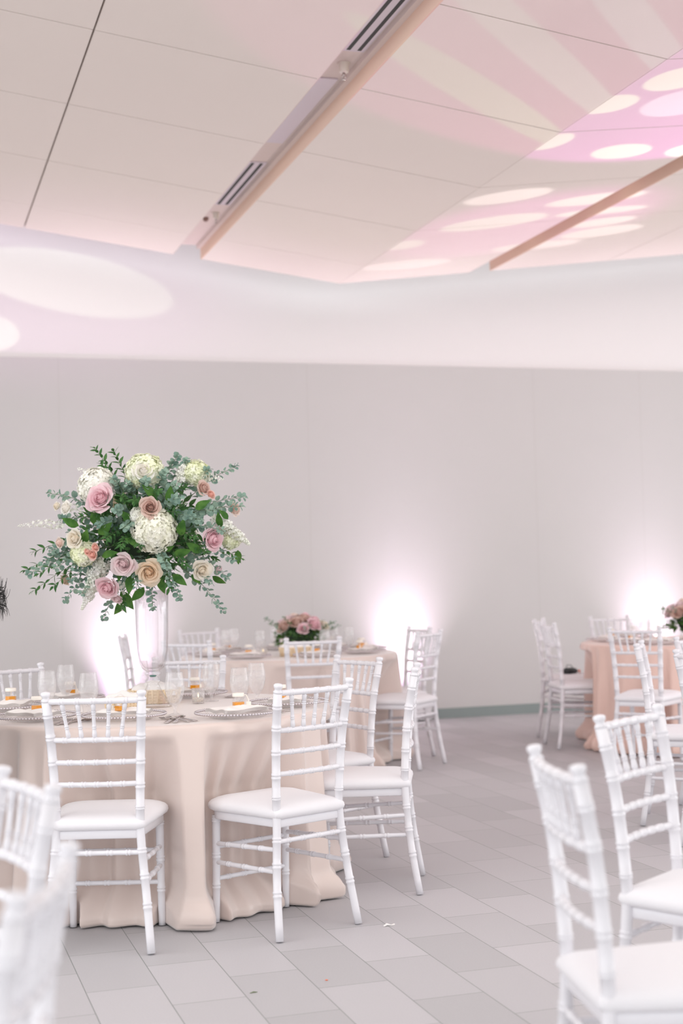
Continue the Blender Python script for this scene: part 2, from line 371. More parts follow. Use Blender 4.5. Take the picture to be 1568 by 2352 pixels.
# uplights standing on the floor against the wall
def uplight(x, label, e=1):
    t = tag(empty('uplight', (x, YW-.12, 0)), label, 'uplight', 'uplights along the back wall')
    bm = bmesh.new()
    for b_ in ((-.20, .20, -.05, .05, .02, .12), (-.20, -.185, -.05, .05, .12, .135), (.185, .20, -.05, .05, .12, .135), (-.185, .185, -.05, -.04, .12, .135), (-.185, .185, .04, .05, .12, .135)): box(bm, *b_)
    obj('housing', bm, PAINT, t, False)
    bm = bmesh.new(); box(bm, -.06, .06, -.06, .06, 0, .02); obj('foot', bm, PAINT, t)
    for nm, sx, sy, spr, en, col, y in (('beam', .16, .06, 46, 1.7*e, (1, .94, .97), 0), ('beam_wash', .26, .08, 64, 3.6*e, (.88, .60, .98), 0)):
        l = bpy.data.lights.new(nm, 'AREA'); l.shape = 'RECTANGLE'; l.size = sx; l.size_y = sy; l.spread = radians(spr); l.energy = en; l.color = col
        o = bpy.data.objects.new(nm, l); COL.objects.link(o); o.parent = t; o.location = (0, y, .137 if nm == 'beam' else .139); o.rotation_euler = (pi-.06, 0, 0)
    l = bpy.data.lights.new('beam_spill', 'SPOT'); l.energy = 100*e; l.color = (1, .9, .92); l.spot_size = radians(110); l.spot_blend = .6; l.shadow_soft_size = .03
    o = bpy.data.objects.new('beam_spill', l); COL.objects.link(o); o.parent = t; o.location = (0, 0, .15); o.rotation_euler = Vector((0, -.55, 1)).to_track_quat('-Z', 'Y').to_euler()
    return t
uplight(1.80, 'white floor uplight throwing a bright glow behind the tall vase', 1)
uplight(4.27, 'white floor uplight throwing a glow between the middle table and its right-hand chairs', 1)
uplight(6.76, 'white floor uplight throwing a glow behind the far right table', 1)

# ------------------------------------------------------------------ chiavari chair
def make_chair():
    t = empty('chiavari_chair', (0, 0, 0))
    # rear legs run up into the back posts
    for s in (-1, 1):
        pts = [(s*.186, -.05, .004), (s*.168, -.018, .2), (s*.149, 0, .40), (s*.149, -.001, .52), (s*.157, -.018, .72), (s*.168, -.048, .885)]
        bm = bmesh.new(); L = .89
        turned(bm, pts, .0145, [.165, .26, .345, .575, .665, .745, .835, .92], .0165, bump=.0022, n=14)
        # finial
        p = Vector(pts[-1]); q = Vector((s*.1685, -.053, .915)); d = (q-p).normalized()
        tube(bm, [p-d*.003, p+d*.004, p+d*.008, p+d*.013, p+d*.018, p+d*.027, p+d*.031, p+d*.033], [.0168, .0168, .0125, .0125, .0162, .0172, .013, .004], 14)
        obj('rear_leg', bm, PAINT, t)
        bm = bmesh.new()
        pts = [(s*.1675, .362, .004), (s*.1665, .357, .2), (s*.166, .352, .405)]
        turned(bm, pts, .0135, [.36, .62, .93], .016, bump=.0022, n=14); obj('front_leg', bm, PAINT, t)
        for z0, z1 in ((.318, .298), (.238, .228)):
            bm = bmesh.new(); turned(bm, [(s*.158, -.015, z0), (s*.1665, .355, z1)], .0088, [.3, .52, .74], bump=.002, n=10); obj('stretcher', bm, PAINT, t)
    for (y, z, w) in ((-.005, .345, .155), (.355, .285, .166), (.357, .165, .167)):
        bm = bmesh.new(); turned(bm, [(-w, y, z), (w, y, z)], .0088, [.22, .41, .6, .79], bump=.002, n=10); obj('stretcher', bm, PAINT, t)
    # back rails, slightly bowed
    def post(z):
        if z < .52: return .149, -.001
        if z < .72: u = (z-.52)/.2; return .149+.008*u, -.001-.017*u
        u = (z-.72)/.165; return .157+.011*u, -.018-.030*u
    rails = {}
    for z, rr, rg in ((.882, .0108, []), (.745, .0098, []), (.665, .0094, [.2, .35, .5, .65, .8]), (.587, .0094, [.2, .35, .5, .65, .8])):
        w, y = post(z); bow = .016
        f = lambda u, w=w, y=y, z=z: Vector((w*(2*u-1), y-bow*(1-(2*u-1)**2), z))
        rails[z] = f; rg = rg or [1/6*k for k in range(1, 6)]
        bm = bmesh.new(); turned(bm, [f(k/6) for k in range(7)], rr, rg, bump=.0018, n=10); obj('back_rail', bm, PAINT, t)
    for k in range(1, 6):
        a = rails[.882](k/6); u2 = .5+(k/6-.5)*.86; b = rails[.745](u2)
        bm = bmesh.new(); pts = [b+(a-b)*q for q in (0, .25, .5, .75, 1)]
        turned(bm, pts, .0066, [.33, .7], bump=.002, n=8, half=.003)
        mid = (a+b)/2
        tube(bm, [b+(a-b)*q for q in (.02, .12, .3)], [.005, .0092, .0066], 8); tube(bm, [a+(b-a)*q for q in (.02, .12, .3)], [.005, .0092, .0066], 8)
        obj('spindle', bm, PAINT, t)
    # seat frame
    def outline(gr, n=10):
        pts = []; hw0, hw1, y0, y1 = .150+gr, .186+gr, -.006-gr, .384+gr
        cs = [(-hw0, y0, .02), (hw0, y0, .02), (hw1, y1, .07), (-hw1, y1, .07)]
        for i, (x, y, r) in enumerate(cs):
            sx = 1 if x > 0 else -1; sy = 1 if i > 1 else -1
            cx, cy = x-sx*r, y-sy*r; a0 = {0: pi, 1: 1.5*pi, 2: 0, 3: .5*pi}[i]
            for k in range(n+1): a = a0+k/n*pi/2; pts.append((cx+r*cos(a), cy+r*sin(a)))
        return pts
    def loft(bm, layers):
        rings = [[bm.verts.new((x, y, z+ (zf(x, y) if zf else 0))) for x, y in outline(g)] for g, z, zf in layers]
        n = len(rings[0])
        for A, B in zip(rings[:-1], rings[1:]):
            for j in range(n): bm.faces.new((A[j], A[(j+1) % n], B[(j+1) % n], B[j]))
        bm.faces.new(rings[0][::-1]); bm.faces.new(rings[-1])
    bm = bmesh.new(); loft(bm, [(-.012, .393, None), (-.002, .394, None), (0, .398, None), (0, .42, None), (-.003, .425, None)]); obj('seat_frame', bm, PAINT, t)
    bm = bmesh.new(); crown = []
    for g, z in ((-.008, .424), (.004, .425), (.013, .431), (.017, .441), (.015, .452), (.008, .461), (-.006, .469), (-.0205, .474), (-.05, .479), (-.09, .483), (-.13, .485)):
        crown.append((g, z))
    base = outline(.0); rings = []
    for g, z in crown:
        if g > -.021: o_ = outline(g)
        else: k = 1+(g+.02)*(5.6); o_ = [(x*k*.9, .18+(y-.18)*k*.9) for x, y in base]
        rings.append([bm.verts.new((x, y, z)) for x, y in o_])
    n = len(rings[0])
    for A, B in zip(rings[:-1], rings[1:]):
        for j in range(n): bm.faces.new((A[j], A[(j+1) % n], B[(j+1) % n], B[j]))
    bm.faces.new(rings[0][::-1]); bm.faces.new(rings[-1]); obj('seat_cushion', bm, CUSH, t)
    return t
CHAIRS = [
 ('n', 0.668, 5.086, 18.0, 'white chiavari chair seen from behind, directly below the tall bouquet'),
 ('n', 1.436, 5.079, -23.2, 'white chiavari chair at the right front of the champagne table, four legs in view'),
 ('n', 2.029, 5.657, -67.9, 'white chiavari chair seen edge-on, right of the nearest champagne table'),
 ('n', 2.030, 6.416, -108.7, 'white chiavari chair behind the edge-on chair at the nearest table'),
 ('n', 1.373, 6.969, -166.6, 'white chiavari chair beyond the nearest table, behind the clear vase'),
 ('n', 0.536, 6.852, 149.5, 'white chiavari chair at the left edge beyond the goblets'),
 ('m', 1.580, 10.161, 105.6, 'white chiavari chair in grey silhouette against the left wall glow'),
 ('m', 2.491, 8.644, 7.9, 'white chiavari chair before the low pink centrepiece, its back to the camera'),
 ('m', 2.212, 10.673, 159.4, 'white chiavari chair beyond the middle table, nearest the grey wall'),
 ('m', 1.768, 8.897, 43.6, 'white chiavari chair at the left of the middle table, just right of the vase'),
 ('m', 3.381, 9.030, -42.0, 'white chiavari chair right of the middle table, its legs on open floor'),
 ('m', 3.560, 9.700, -95.9, 'white chiavari chair against the middle wall glow, half hidden by another chair'),
 ('f', 4.631, 9.589, 99.5, 'white chiavari chair in profile left of the far right table, the nearer of two'),
 ('f', 4.896, 10.303, 127.3, 'white chiavari chair with a small black bag on its seat'),
 ('f', 4.620, 8.345, 47.0, 'white chiavari chair in front of the far right table, its back square to the camera'),
 ('f', 5.521, 10.371, 180.0, 'white chiavari chair beyond the far right table, only its top showing'),
 ('g', 1.923, 3.435, 146.1, 'white chiavari chair at the lower right, second from the camera, spindles fanning open'),
 ('g', 1.356, 2.712, 100.4, 'blurred white chiavari chair nearest the camera at the lower right corner'),
 ('g', 3.714, 6.585, 123.2, 'white chiavari chair seen edge-on behind the lower right chairs'),
 ('g', 3.560, 5.746, 74.3, 'white chiavari chair cut off by the right edge, before the edge-on chair'),
 ('g', 4.258, 6.976, 152.0, 'white chiavari chair cut off by the right edge, before the blush table'),
 ('h', 0.194, 2.922, -101.9, 'blurred white chiavari chair at the lower left edge with slanting top rail'),
 ('h', 0.139, 2.008, -72.7, 'most blurred white chiavari chair, in the lower left corner'),
]
GR = dict(n='chairs around the large champagne table', m='chairs around the middle table', f='chairs around the far right table', g='chairs along the right edge', h='foreground chairs at the lower left')
proto = make_chair()
for i, (g, x, y, h, lab) in enumerate(CHAIRS):
    o = proto if i == 0 else dup(proto, (0, 0, 0), 0)
    o.location = (x, y, 0); o.rotation_euler = (0, 0, -radians(h)); tag(o, lab, 'chair', GR[g])

# ------------------------------------------------------------------ round tables and cloths
RT, ZT = .762, .755
def table(name, c, label):
    t = tag(empty(name, (c[0], c[1], 0)), label, 'table')
    bm = bmesh.new(); lathe(bm, [(0, ZT-.03), (RT-.02, ZT-.03), (RT-.008, ZT-.027), (RT-.006, ZT-.008), (RT-.012, ZT-.003), (0, ZT-.003)], 72); obj('tabletop', bm, WOOD, t)
    for k in range(4):
        a = pi/4+k*pi/2; bm = bmesh.new(); tube(bm, [(.34*cos(a), .34*sin(a), 0), (.32*cos(a), .32*sin(a), .4), (.32*cos(a), .32*sin(a), .727)], .014, 10); obj('leg', bm, STEEL, t)
    return t
def cloth(c, seed, chairs, m, label, knots=None, pool=1.0, NT=720):
    rnd = random.Random(seed); th = np.linspace(0, 2*pi, NT, endpoint=False)
    if knots is None:
        knots = []; a = rnd.random()*.3
        while a < 2*pi-.12:
            knots.append((a, 1)); a += rnd.uniform(.06, .12)+.01; knots.append((a, -1)); a += rnd.uniform(.04, .08)+rnd.choice([0, 0, 0, .14])
    ka = np.array([k[0] for k in knots]); kv = np.array([k[1]*rnd.uniform(.45, 1) for k in knots])
    o_ = np.argsort(ka); ka, kv = ka[o_], kv[o_]
    ka2 = np.concatenate([[ka[-1]-2*pi], ka, [ka[0]+2*pi]]); kv2 = np.concatenate([[kv[-1]], kv, [kv[0]]])
    idx = np.searchsorted(ka2, th, side='right')-1; idx = np.clip(idx, 0, len(ka2)-2)
    u = (th-ka2[idx])/(ka2[idx+1]-ka2[idx]); u = u*u*(3-2*u); fold = kv2[idx]*(1-u)+kv2[idx+1]*u
    wob = sum(rnd.uniform(-1, 1)*np.cos(k*th+rnd.uniform(0, 6.3)) for k in (3, 5, 8, 13))*.25
    fold2 = sum(rnd.uniform(-1, 1)*np.cos(k*th+rnd.uniform(0, 6.3)) for k in (17, 23, 31, 41))*.2
    # limits from the chairs pushed against the cloth
    lim_s = np.full(NT, 9.0); lim_l = np.full(NT, 9.0)
    for (px, py, hd) in chairs:
        h = radians(hd); f = np.array([sin(h), cos(h)]); l = np.array([f[1], -f[0]])
        d = np.stack([np.cos(th), np.sin(th)], 1); o0 = np.array([c[0]-px, c[1]-py])
        for r in np.linspace(.95, .45, 101):
            q = o0+d*r; ly = q@f; lx = q@l
            ins = (np.abs(lx) < .212) & (ly < .415) & (ly > -.1); lim_s = np.where(ins, np.minimum(lim_s, r-.012), lim_s)
            ins = (np.abs(np.abs(lx)-.167) < .032) & (ly < .388) & (ly > -.1); lim_l = np.where(ins, np.minimum(lim_l, r-.008), lim_l)
    def smooth(a, k, sg):
        a = np.minimum.reduce([np.roll(a, s) for s in range(-k, k+1)]); w = np.exp(-.5*(np.arange(-3*sg, 3*sg+1)/sg)**2); w /= w.sum()
        b = np.minimum(a, 1.0); return sum(w[i]*np.roll(b, i-3*sg) for i in range(len(w)))
    lim_s = smooth(lim_s, 2, 6); lim_l = smooth(lim_l, 1, 4)
    bm = bmesh.new(); rings = []
    rings.append([bm.verts.new((c[0], c[1], ZT))])
    for r in (.2, .4, .6, .72, .745): rings.append([bm.verts.new((c[0]+r*cos(t), c[1]+r*sin(t), ZT)) for t in th[::1]])
    for r, z in ((.756, ZT-.002), (.763, ZT-.007), (.767, ZT-.016)): rings.append([bm.verts.new((c[0]+r*cos(t), c[1]+r*sin(t), z)) for t in th])
    zs = list(np.linspace(ZT-.03, .10, 40))+list(np.linspace(.09, .012, 14))
    for z in zs:
        t = (ZT-z)/ZT; amp = .06*t**.75
        r = .767+.035*t+amp*fold+.02*t*wob+.008*t*fold2
        # puddled hem: billows out near the floor
        low = np.clip((.11-z)/.10, 0, 1); r = r+pool*(.028*np.sin(low*pi*.8)*(1+.6*fold)+.012*low*np.sin(9*th+3*wob))
        ws = 1.0 if z < .49 else max(0, 1-(z-.49)/(ZT-.49)*1.0)
        ls = lim_s*ws+(1-ws)*.80-.02+.02*fold*min(1, t*5)
        if z < .16: ls = ls+.12*sstep(.16, .03, z)
        r = np.minimum(r, np.where(lim_s < .99, ls, 9)) if z < ZT-.05 else r
        if z < .50: r = np.minimum(r, np.where(lim_l < .99, lim_l, 9))
        hem = .006*(1+np.sin(11*th+4*wob)) if z < .03 else 0*th
        rings.append([bm.verts.new((c[0]+r[i]*cos(th[i]), c[1]+r[i]*sin(th[i]), max(z+hem[i]*.5, .008))) for i in range(NT)])
    last = r
    for dr, z in ((-.012, .006), (-.035, .009), (-.07, .004)):
        rings.append([bm.verts.new((c[0]+(last[i]+dr)*cos(th[i]), c[1]+(last[i]+dr)*sin(th[i]), z)) for i in range(NT)])
    for A, B in zip(rings[:-1], rings[1:]):
        for j in range(NT):
            k = (j+1) % NT
            if len(A) == 1: bm.faces.new((A[0], B[j], B[k]))
            else: bm.faces.new((A[j], B[j], B[k], A[k]))
    o = obj('tablecloth', bm, m); tag(o, label, 'tablecloth'); return o
T1, T2, T3 = (1.02, 6.05), (2.63, 9.72), (5.55, 9.30)
table('round_table', T1, 'round banquet table under the champagne cloth with the tall bouquet')
table('round_table', T2, 'round banquet table under the cloth with the low pink centrepiece')
table('round_table', T3, 'round banquet table under the blush cloth cut by the right edge')
cl = lambda g: [(x, y, h) for gg, x, y, h, _ in CHAIRS if gg == g]
cloth(T1, 7, cl('n'), SATIN, 'champagne satin cloth draped to the floor over the nearest round table')
cloth(T2, 12, [c_ for c_ in cl('m') if abs(c_[0]-3.56) > .01], SATIN, 'pale champagne cloth draped over the middle round table by the wall', NT=480)
cloth(T3, 5, cl('f'), BLUSH, 'blush pink cloth draped over the far right round table', NT=480)

# ------------------------------------------------------------------ tableware
def make_goblet():
    t = empty('water_goblet', (0, 0, 0)); s = 1.0
    prof = [(0, .0), (.033, .0), (.034, .002), (.020, .006), (.0075, .011), (.006, .02), (.0075, .030), (.016, .042), (.027, .060), (.0355, .082), (.0395, .104), (.0395, .120), (.037, .142), (.034, .158), (.0325, .172)]
    bm = bmesh.new(); lathe(bm, prof, 32); bo = obj('bowl', bm, ICE, t)
    bm = bmesh.new(); lathe(bm, [(0, .034), (.013, .043), (.0245, .061), (.033, .083), (.037, .104), (.037, .120), (.035, .140), (0, .140)], 24); obj('ice_water', bm, WATER, t)
    rnd = random.Random(4)
    bm = bmesh.new(); tube(bm, [(.0325*cos(a), .0325*sin(a), .172) for a in [2*pi*k/24 for k in range(25)]], .0011, 6, False); obj('rim', bm, VGLASS, bo)
    return t
def make_charger():
    t = empty('charger_plate', (0, 0, 0))
    bm = bmesh.new(); lathe(bm, [(0, .004), (.095, .004), (.105, .006), (.135, .018), (.160, .021), (.161, .019), (.135, .014), (.105, .001), (0, .001)], 64); obj('plate', bm, CHGL, t)
    bm = bmesh.new()
    for k in range(84):
        a = 2*pi*k/84; bmesh.ops.create_icosphere(bm, subdivisions=1, radius=.0058, matrix=Matrix.Translation((.1625*cos(a), .1625*sin(a), .022)))
    obj('beaded_rim', bm, PEARL, t)
    return t
def make_napkin():
    bm = bmesh.new(); n = 18; rnd = random.Random(2); top = {}
    for lay, (zz, sc) in enumerate(((.0, 1), (.011, .97))):
        for i in range(n+1):
            for j in range(n+1):
                x = (i/n-.5)*.205*sc; y = (j/n-.5)*.145*sc
                e = min(i, n-i, j, n-j)/3; e = min(e, 1)
                z = .0245+zz+.006*e+.004*sin(x*45+y*20)*e+.003*cos(y*70-x*30)
                top[lay, i, j] = bm.verts.new((x, y, z))
        for i in range(n):
            for j in range(n): bm.faces.new((top[lay, i, j], top[lay, i+1, j], top[lay, i+1, j+1], top[lay, i, j+1]))
    for i in range(n):
        for a, b in (((i, 0), (i+1, 0)), ((i+1, n), (i, n)), ((0, i+1), (0, i)), ((n, i), (n, i+1))):
            bm.faces.new((top[0, a[0], a[1]], top[1, a[0], a[1]], top[1, b[0], b[1]], top[0, b[0], b[1]]))
    return obj('folded_napkin', bm, NAPKIN)
def make_jar():
    t = empty('honey_jar', (0, 0, 0))
    bm = bmesh.new(); lathe(bm, [(0, 0), (.017, 0), (.0185, .003), (.0185, .024), (.015, .029), (.015, .032)], 6); obj('jar', bm, GLASS, t, False)
    bm = bmesh.new(); lathe(bm, [(0, .002), (.0165, .002), (.0172, .004), (.0172, .016), (0, .016)], 6); obj('honey', bm, HONEY, t, False)
    bm = bmesh.new(); lathe(bm, [(0, .032), (.017, .032), (.0175, .034), (.0175, .041), (.016, .043), (0, .043)], 20); ld = obj('lid', bm, CAP, t)
    bm = bmesh.new(); tube(bm, [(.016, 0, .036), (.022, .004, .037), (.029, .008, .02), (.031, .012, .004)], .0016, 6); box(bm, .022, .036, .006, .0075, .002, .016)
    obj('tag', bm, CAP, ld, False)
    return t
def cutlery(kind):
    bm = bmesh.new()
    def flat(pts, h=.0022):      # list (y, halfwidth, z)
        up = [[bm.verts.new((x, y, z+h)) for x in (-w, -w*.4, w*.4, w)] for y, w, z in pts]; dn = [[bm.verts.new((x, y, z)) for x in (-w, w)] for y, w, z in pts]
        for A, B, C_, D in zip(up[:-1], up[1:], dn[:-1], dn[1:]):
            for k in range(3): bm.faces.new((A[k], A[k+1], B[k+1], B[k]))
            bm.faces.new((C_[0], A[0], B[0], D[0])); bm.faces.new((A[3], C_[1], D[1], B[3])); bm.faces.new((C_[1], C_[0], D[0], D[1]))
        bm.faces.new((up[0][3], up[0][2], up[0][1], up[0][0], dn[0][0], dn[0][1])); bm.faces.new((up[-1][0], up[-1][1], up[-1][2], up[-1][3], dn[-1][1], dn[-1][0]))
    hand = [(-.10, .007, .002), (-.095, .0095, .002), (-.07, .008, .003), (-.03, .004, .006), (.015, .003, .008)]
    if kind == 'fork':
        flat(hand+[(.035, .006, .006), (.05, .012, .004), (.062, .013, .003)])
        for x in (-.0105, -.0035, .0035, .0105): 
            tube(bm, [(x, .06, .0045), (x, .08, .003), (x*.95, .1, .007)], [.0022, .0019, .0011], 6)
    elif kind == 'knife': flat([(-.11, .007, .002), (-.105, .0095, .002), (-.05, .008, .003), (0, .007, .004), (.02, .010, .003), (.08, .010, .003), (.115, .003, .003)])
    else:
        flat(hand+[(.03, .004, .007)])
        sp = [(0, .0)]; n = 12
        g = {}
        for i in range(7):
            for j in range(n): 
                r = i/6; a = 2*pi*j/n; g[i, j] = bm.verts.new((.017*r*cos(a), .055+.028*r*sin(a), .003+.008*r*r))
        for i in range(1, 6):
            for j in range(n): bm.faces.new((g[i, j], g[i+1, j], g[i+1, (j+1) % n], g[i, (j+1) % n]))
        bm.faces.new([g[1, j] for j in range(n)])
    return obj(kind, bm, STEEL)
def make_votive():
    t = empty('votive_candle', (0, 0, 0))
    bm = bmesh.new(); lathe(bm, [(0, 0), (.024, 0), (.0265, .002), (.029, .066), (.0275, .066), (.0255, .006), (0, .006)], 28); obj('glass_cup', bm, glass_mat('votive_glass', frost=.25), t)
    bm = bmesh.new(); lathe(bm, [(0, .008), (.022, .008), (.0225, .025), (0, .024)], 20); wx = obj('wax', bm, WAX, t)
    fm, nt, b = new_mat('candle_flame'); b.inputs['Emission Color'].default_value = (1, .75, .35, 1); b.inputs['Emission Strength'].default_value = 3
    bm = bmesh.new(); lathe(bm, [(0, .026), (.0025, .030), (.003, .036), (0, .048)], 10); obj('flame', bm, fm, wx)
    return t
def wicker_basket(loc, rz, label, w=.085, d=.065, h=.055):
    t = tag(empty('bread_basket', loc, rz), label, 'basket')
    bm = bmesh.new(); rows = 9; n = 56
    for k in range(rows):
        z = .004+h*k/(rows-1); g = 1+.12*k/(rows-1)
        pts = []
        for j in range(n+1):
            a = 2*pi*j/n; wv = .0018*(1 if (j+k) % 2 else -1)
            ca, sa = cos(a), sin(a); rr = (abs(ca)**4+abs(sa)**4)**-.25
            pts.append(((w*g+wv)*rr*ca, (d*g+wv)*rr*sa, z))
        tube(bm, pts, .0034, 5, False)
    for j in range(28):
        a = 2*pi*j/28; ca, sa = cos(a), sin(a); rr = (abs(ca)**4+abs(sa)**4)**-.25
        tube(bm, [(w*rr*ca*1.01, d*rr*sa*1.01, 0), (w*1.12*rr*ca*1.02, d*1.12*rr*sa*1.02, h+.006)], .0042, 5)
    box(bm, -w*.95, w*.95, -d*.95, d*.95, 0, .005); obj('woven_body', bm, WICKER, t)
    bm = bmesh.new(); n = 22; g = {}
    rnd = random.Random(int(loc[0]*100))
    for i in range(n+1):
        for j in range(n+1):
            x = (i/n-.5)*2; y = (j/n-.5)*2; r = max(abs(x), abs(y))
            z = h+.034*(1-r**2)+.008*sin(5*x+2)*cos(4*y)+(.006*abs(sin(4*x+3*y)))
            if r > .92: z -= .02
            g[i, j] = bm.verts.new((x*w*1.02, y*d*1.02, z))
    for i in range(n):
        for j in range(n): bm.faces.new((g[i, j], g[i+1, j], g[i+1, j+1], g[i, j+1]))
    o = obj('bread_napkin', bm, NAPKIN, None, True, loc); o.rotation_euler = (0, 0, rz)
    tag(o, 'cream napkin heaped inside the '+label.split(' bread')[0]+' basket '+('left of the vase' if 'left' in label else 'behind the vase foot' if 'behind' in label else 'on the middle table'), 'napkin')
    return t
ZP = ZT+.0012
def place(protos, kind, items, z, cat, group):
    for i, (x, y, rz, lab) in enumerate(items):
        p = protos[kind]
        if not p.get('placed'): o = p; p['placed'] = 1; o.location = (x, y, z); o.rotation_euler = (0, 0, rz)
        else: o = dup(p, (x, y, z), rz)
        if kind == 'jar': o.scale = (1.35, 1.35, 1.3)
        o['placed'] = 1; tag(o, lab, cat, group)
PR = dict(gob=make_goblet(), cha=make_charger(), nap=make_napkin(), jar=make_jar(), fork=cutlery('fork'), knife=cutlery('knife'), spoon=cutlery('spoon'), vot=make_votive())
G = 'goblets on the large champagne table'
place(PR, 'gob', [(.598, 6.114, 0, 'iced water goblet, leftmost on the large table, above the chair post'),
 (.719, 6.50, 1, 'iced water goblet with a bright window reflection, second from the left on the large table'),
 (.742, 5.876, 2, 'iced water goblet above the top rail of the front chair, third from the left'),
 (1.064, 6.55, 3, 'iced water goblet directly behind and left of the vase stem'),
 (1.057, 5.664, 4, 'iced water goblet nearest the camera, just right of the vase foot'),
 (1.327, 6.232, 5, 'iced water goblet standing behind the votive candle'),
 (1.344, 5.756, 1, 'iced water goblet behind the charger with the honey jar, front one of the right pair'),
 (1.484, 6.028, 2, 'iced water goblet rightmost on the large table, rear one of the right pair')], ZP, 'goblet', G)
chs = [(.515, 5.764, -150, 'at the left front of the large table'), (.461, 6.275, 158, 'at the left rear of the large table, by the left photo edge'),
       (.843, 5.601, -111, 'behind the spindles of the front chair'), (1.263, 5.46, -68, 'in the open between the two front chairs'),
       (1.562, 5.797, -25, 'at the right side of the large table'), (1.291, 6.50, 59, 'on the far side of the large table behind the votive'),
       (.734, 6.572, 119, 'at the far left of the large table behind the goblets')]
place(PR, 'cha', [(x, y, radians(a), 'beaded glass charger '+l) for x, y, a, l in chs], ZP, 'charger', 'beaded chargers on the large champagne table')
place(PR, 'nap', [(x, y, radians(a+90), 'white napkin on charger '+l.replace(', by the left photo edge', '')) for x, y, a, l in chs], ZP, 'napkin', 'napkins on the large table chargers')
place(PR, 'jar', [(.528, 5.80, .3, 'amber honey jar favour on the napkin at the left front of the large table'), (.465, 6.33, 1.2, 'amber honey jar favour at the left rear of the large table'),
 (.828, 5.585, 2.2, 'amber honey jar favour seen between the spindles of the front chair'), (1.275, 5.485, -.4, 'amber honey jar favour on the charger between the two front chairs'),
 (1.53, 5.80, .8, 'amber honey jar favour on the right side charger'), (1.30, 6.47, .5, 'amber honey jar favour on the far side of the large table'), (.745, 6.55, .5, 'amber honey jar favour at the far left of the large table')], ZP+.036, 'honey jar', 'honey jar favours on the large table')
def cut(a, off, kind, lab, r=.55, tw=0):
    A = radians(a); cx = T1[0]+r*cos(A)-off*sin(A); cy = T1[1]+r*sin(A)+off*cos(A); return (cx, cy, A+pi/2+tw, lab)
forks, knives, spoons = [], [], []
SP = {-150: 'left front setting', 158: 'left rear setting', -111: 'setting behind the front chair', -68: 'setting between the two front chairs', -25: 'right side setting', 59: 'far side setting', 119: 'far left setting'}
for a, l in SP.items():
    forks += [cut(a, -.195, 'fork', 'silver dinner fork left of the %s on the large table' % l), cut(a, -.225, 'fork', 'silver salad fork, outer fork of the %s' % l)]
    knives += [cut(a, .195, 'knife', 'silver dinner knife right of the %s on the large table' % l)]; spoons += [cut(a, .225, 'spoon', 'silver teaspoon right of the %s on the large table' % l)]
place(PR, 'fork', forks, ZP, 'fork', 'forks on the large table'); place(PR, 'knife', knives, ZP, 'knife', 'knives on the large table'); place(PR, 'spoon', spoons, ZP, 'spoon', 'spoons on the large table')
place(PR, 'vot', [(1.251, 6.15, 0, 'glass votive candle lit on the large table right of the vase'), (2.42, 9.62, 0, 'small glass votive candle on the middle table')], ZP, 'candle', 'votive candles')
wicker_basket((.90, 5.97, ZP), .4, 'small wicker bread basket on the left of the vase foot', .065, .055, .045)
wicker_basket((1.085, 6.30, ZP), -.3, 'wicker bread basket on the table right behind the vase foot', .10, .07)
# salt shaker
bm = bmesh.new(); lathe(bm, [(0, 0), (.018, 0), (.02, .004), (.014, .045), (.0145, .05), (.0145, .066), (.010, .072), (0, .073)], 20)
tag(obj('salt_shaker', bm, GLASS, None, True, (.715, 5.99, ZP)), 'small glass salt shaker on the large table behind the front chair', 'shaker')

# middle and far table settings
def setting(T, angs, tag_, grp):
    C_, N_, J_, K_ = [], [], [], []
    for a in angs:
        A = radians(a); ln = 'at %s' % tag_[a]
        C_.append((T[0]+.56*cos(A), T[1]+.56*sin(A), A, 'beaded charger %s' % ln)); N_.append((T[0]+.56*cos(A), T[1]+.56*sin(A), A+pi/2, 'white napkin on the charger %s' % ln))
        J_.append((T[0]+.54*cos(A), T[1]+.54*sin(A), A*3, 'amber honey jar %s' % ln))
    place(PR, 'cha', C_, ZP, 'charger', 'chargers on '+grp); place(PR, 'nap', N_, ZP, 'napkin', 'napkins on '+grp); place(PR, 'jar', J_, ZP+.036, 'honey jar', 'honey jars on '+grp)
setting(T2, (-85, -135, -40, 0, 175, 130, 80, 40), {-85: 'the front of the middle table', -135: 'the left front of the middle table', -40: 'the right front of the middle table', 0: 'the right side of the middle table', 175: 'the left side of the middle table', 130: 'the far left of the middle table', 80: 'the far side of the middle table', 40: 'the far right of the middle table'}, 'the middle table')
setting(T3, (-140, -95, 150, 105, -165), {-140: 'the left front of the far right table', -95: 'the front of the far right table', 150: 'the left side of the far right table', 105: 'the far side of the far right table', -165: 'the far right table beside the two profile chairs'}, 'the far right table')
place(PR, 'gob', [(2.347, 10.20, 0, 'blurred water goblet on the middle table, second from the left'), (2.254, 10.05, 0, 'blurred water goblet on the middle table, leftmost'), (2.405, 9.64, 0, 'blurred water goblet on the middle table left of the low centrepiece'),
 (2.815, 9.44, 0, 'blurred water goblet in front of the low pink centrepiece'), (3.068, 9.69, 0, 'blurred water goblet rightmost on the middle table'), (2.664, 10.2, 0, 'blurred water goblet behind the left of the low centrepiece'), (2.998, 9.84, 0, 'blurred water goblet just right of the low centrepiece')], ZP, 'goblet', 'goblets on the middle table')
place(PR, 'gob', [(5.171, 9.359, 0, 'blurred water goblet on the far right table, leftmost of three'), (5.40, 9.62, 0, 'blurred water goblet on the far right table, middle of three'), (5.262, 9.27, 0, 'blurred water goblet on the far right table, rightmost of three')], ZP, 'goblet', 'goblets on the far right table')
wicker_basket((2.60, 9.42, ZP), .3, 'small wicker bread basket on the middle table front', .10, .06)

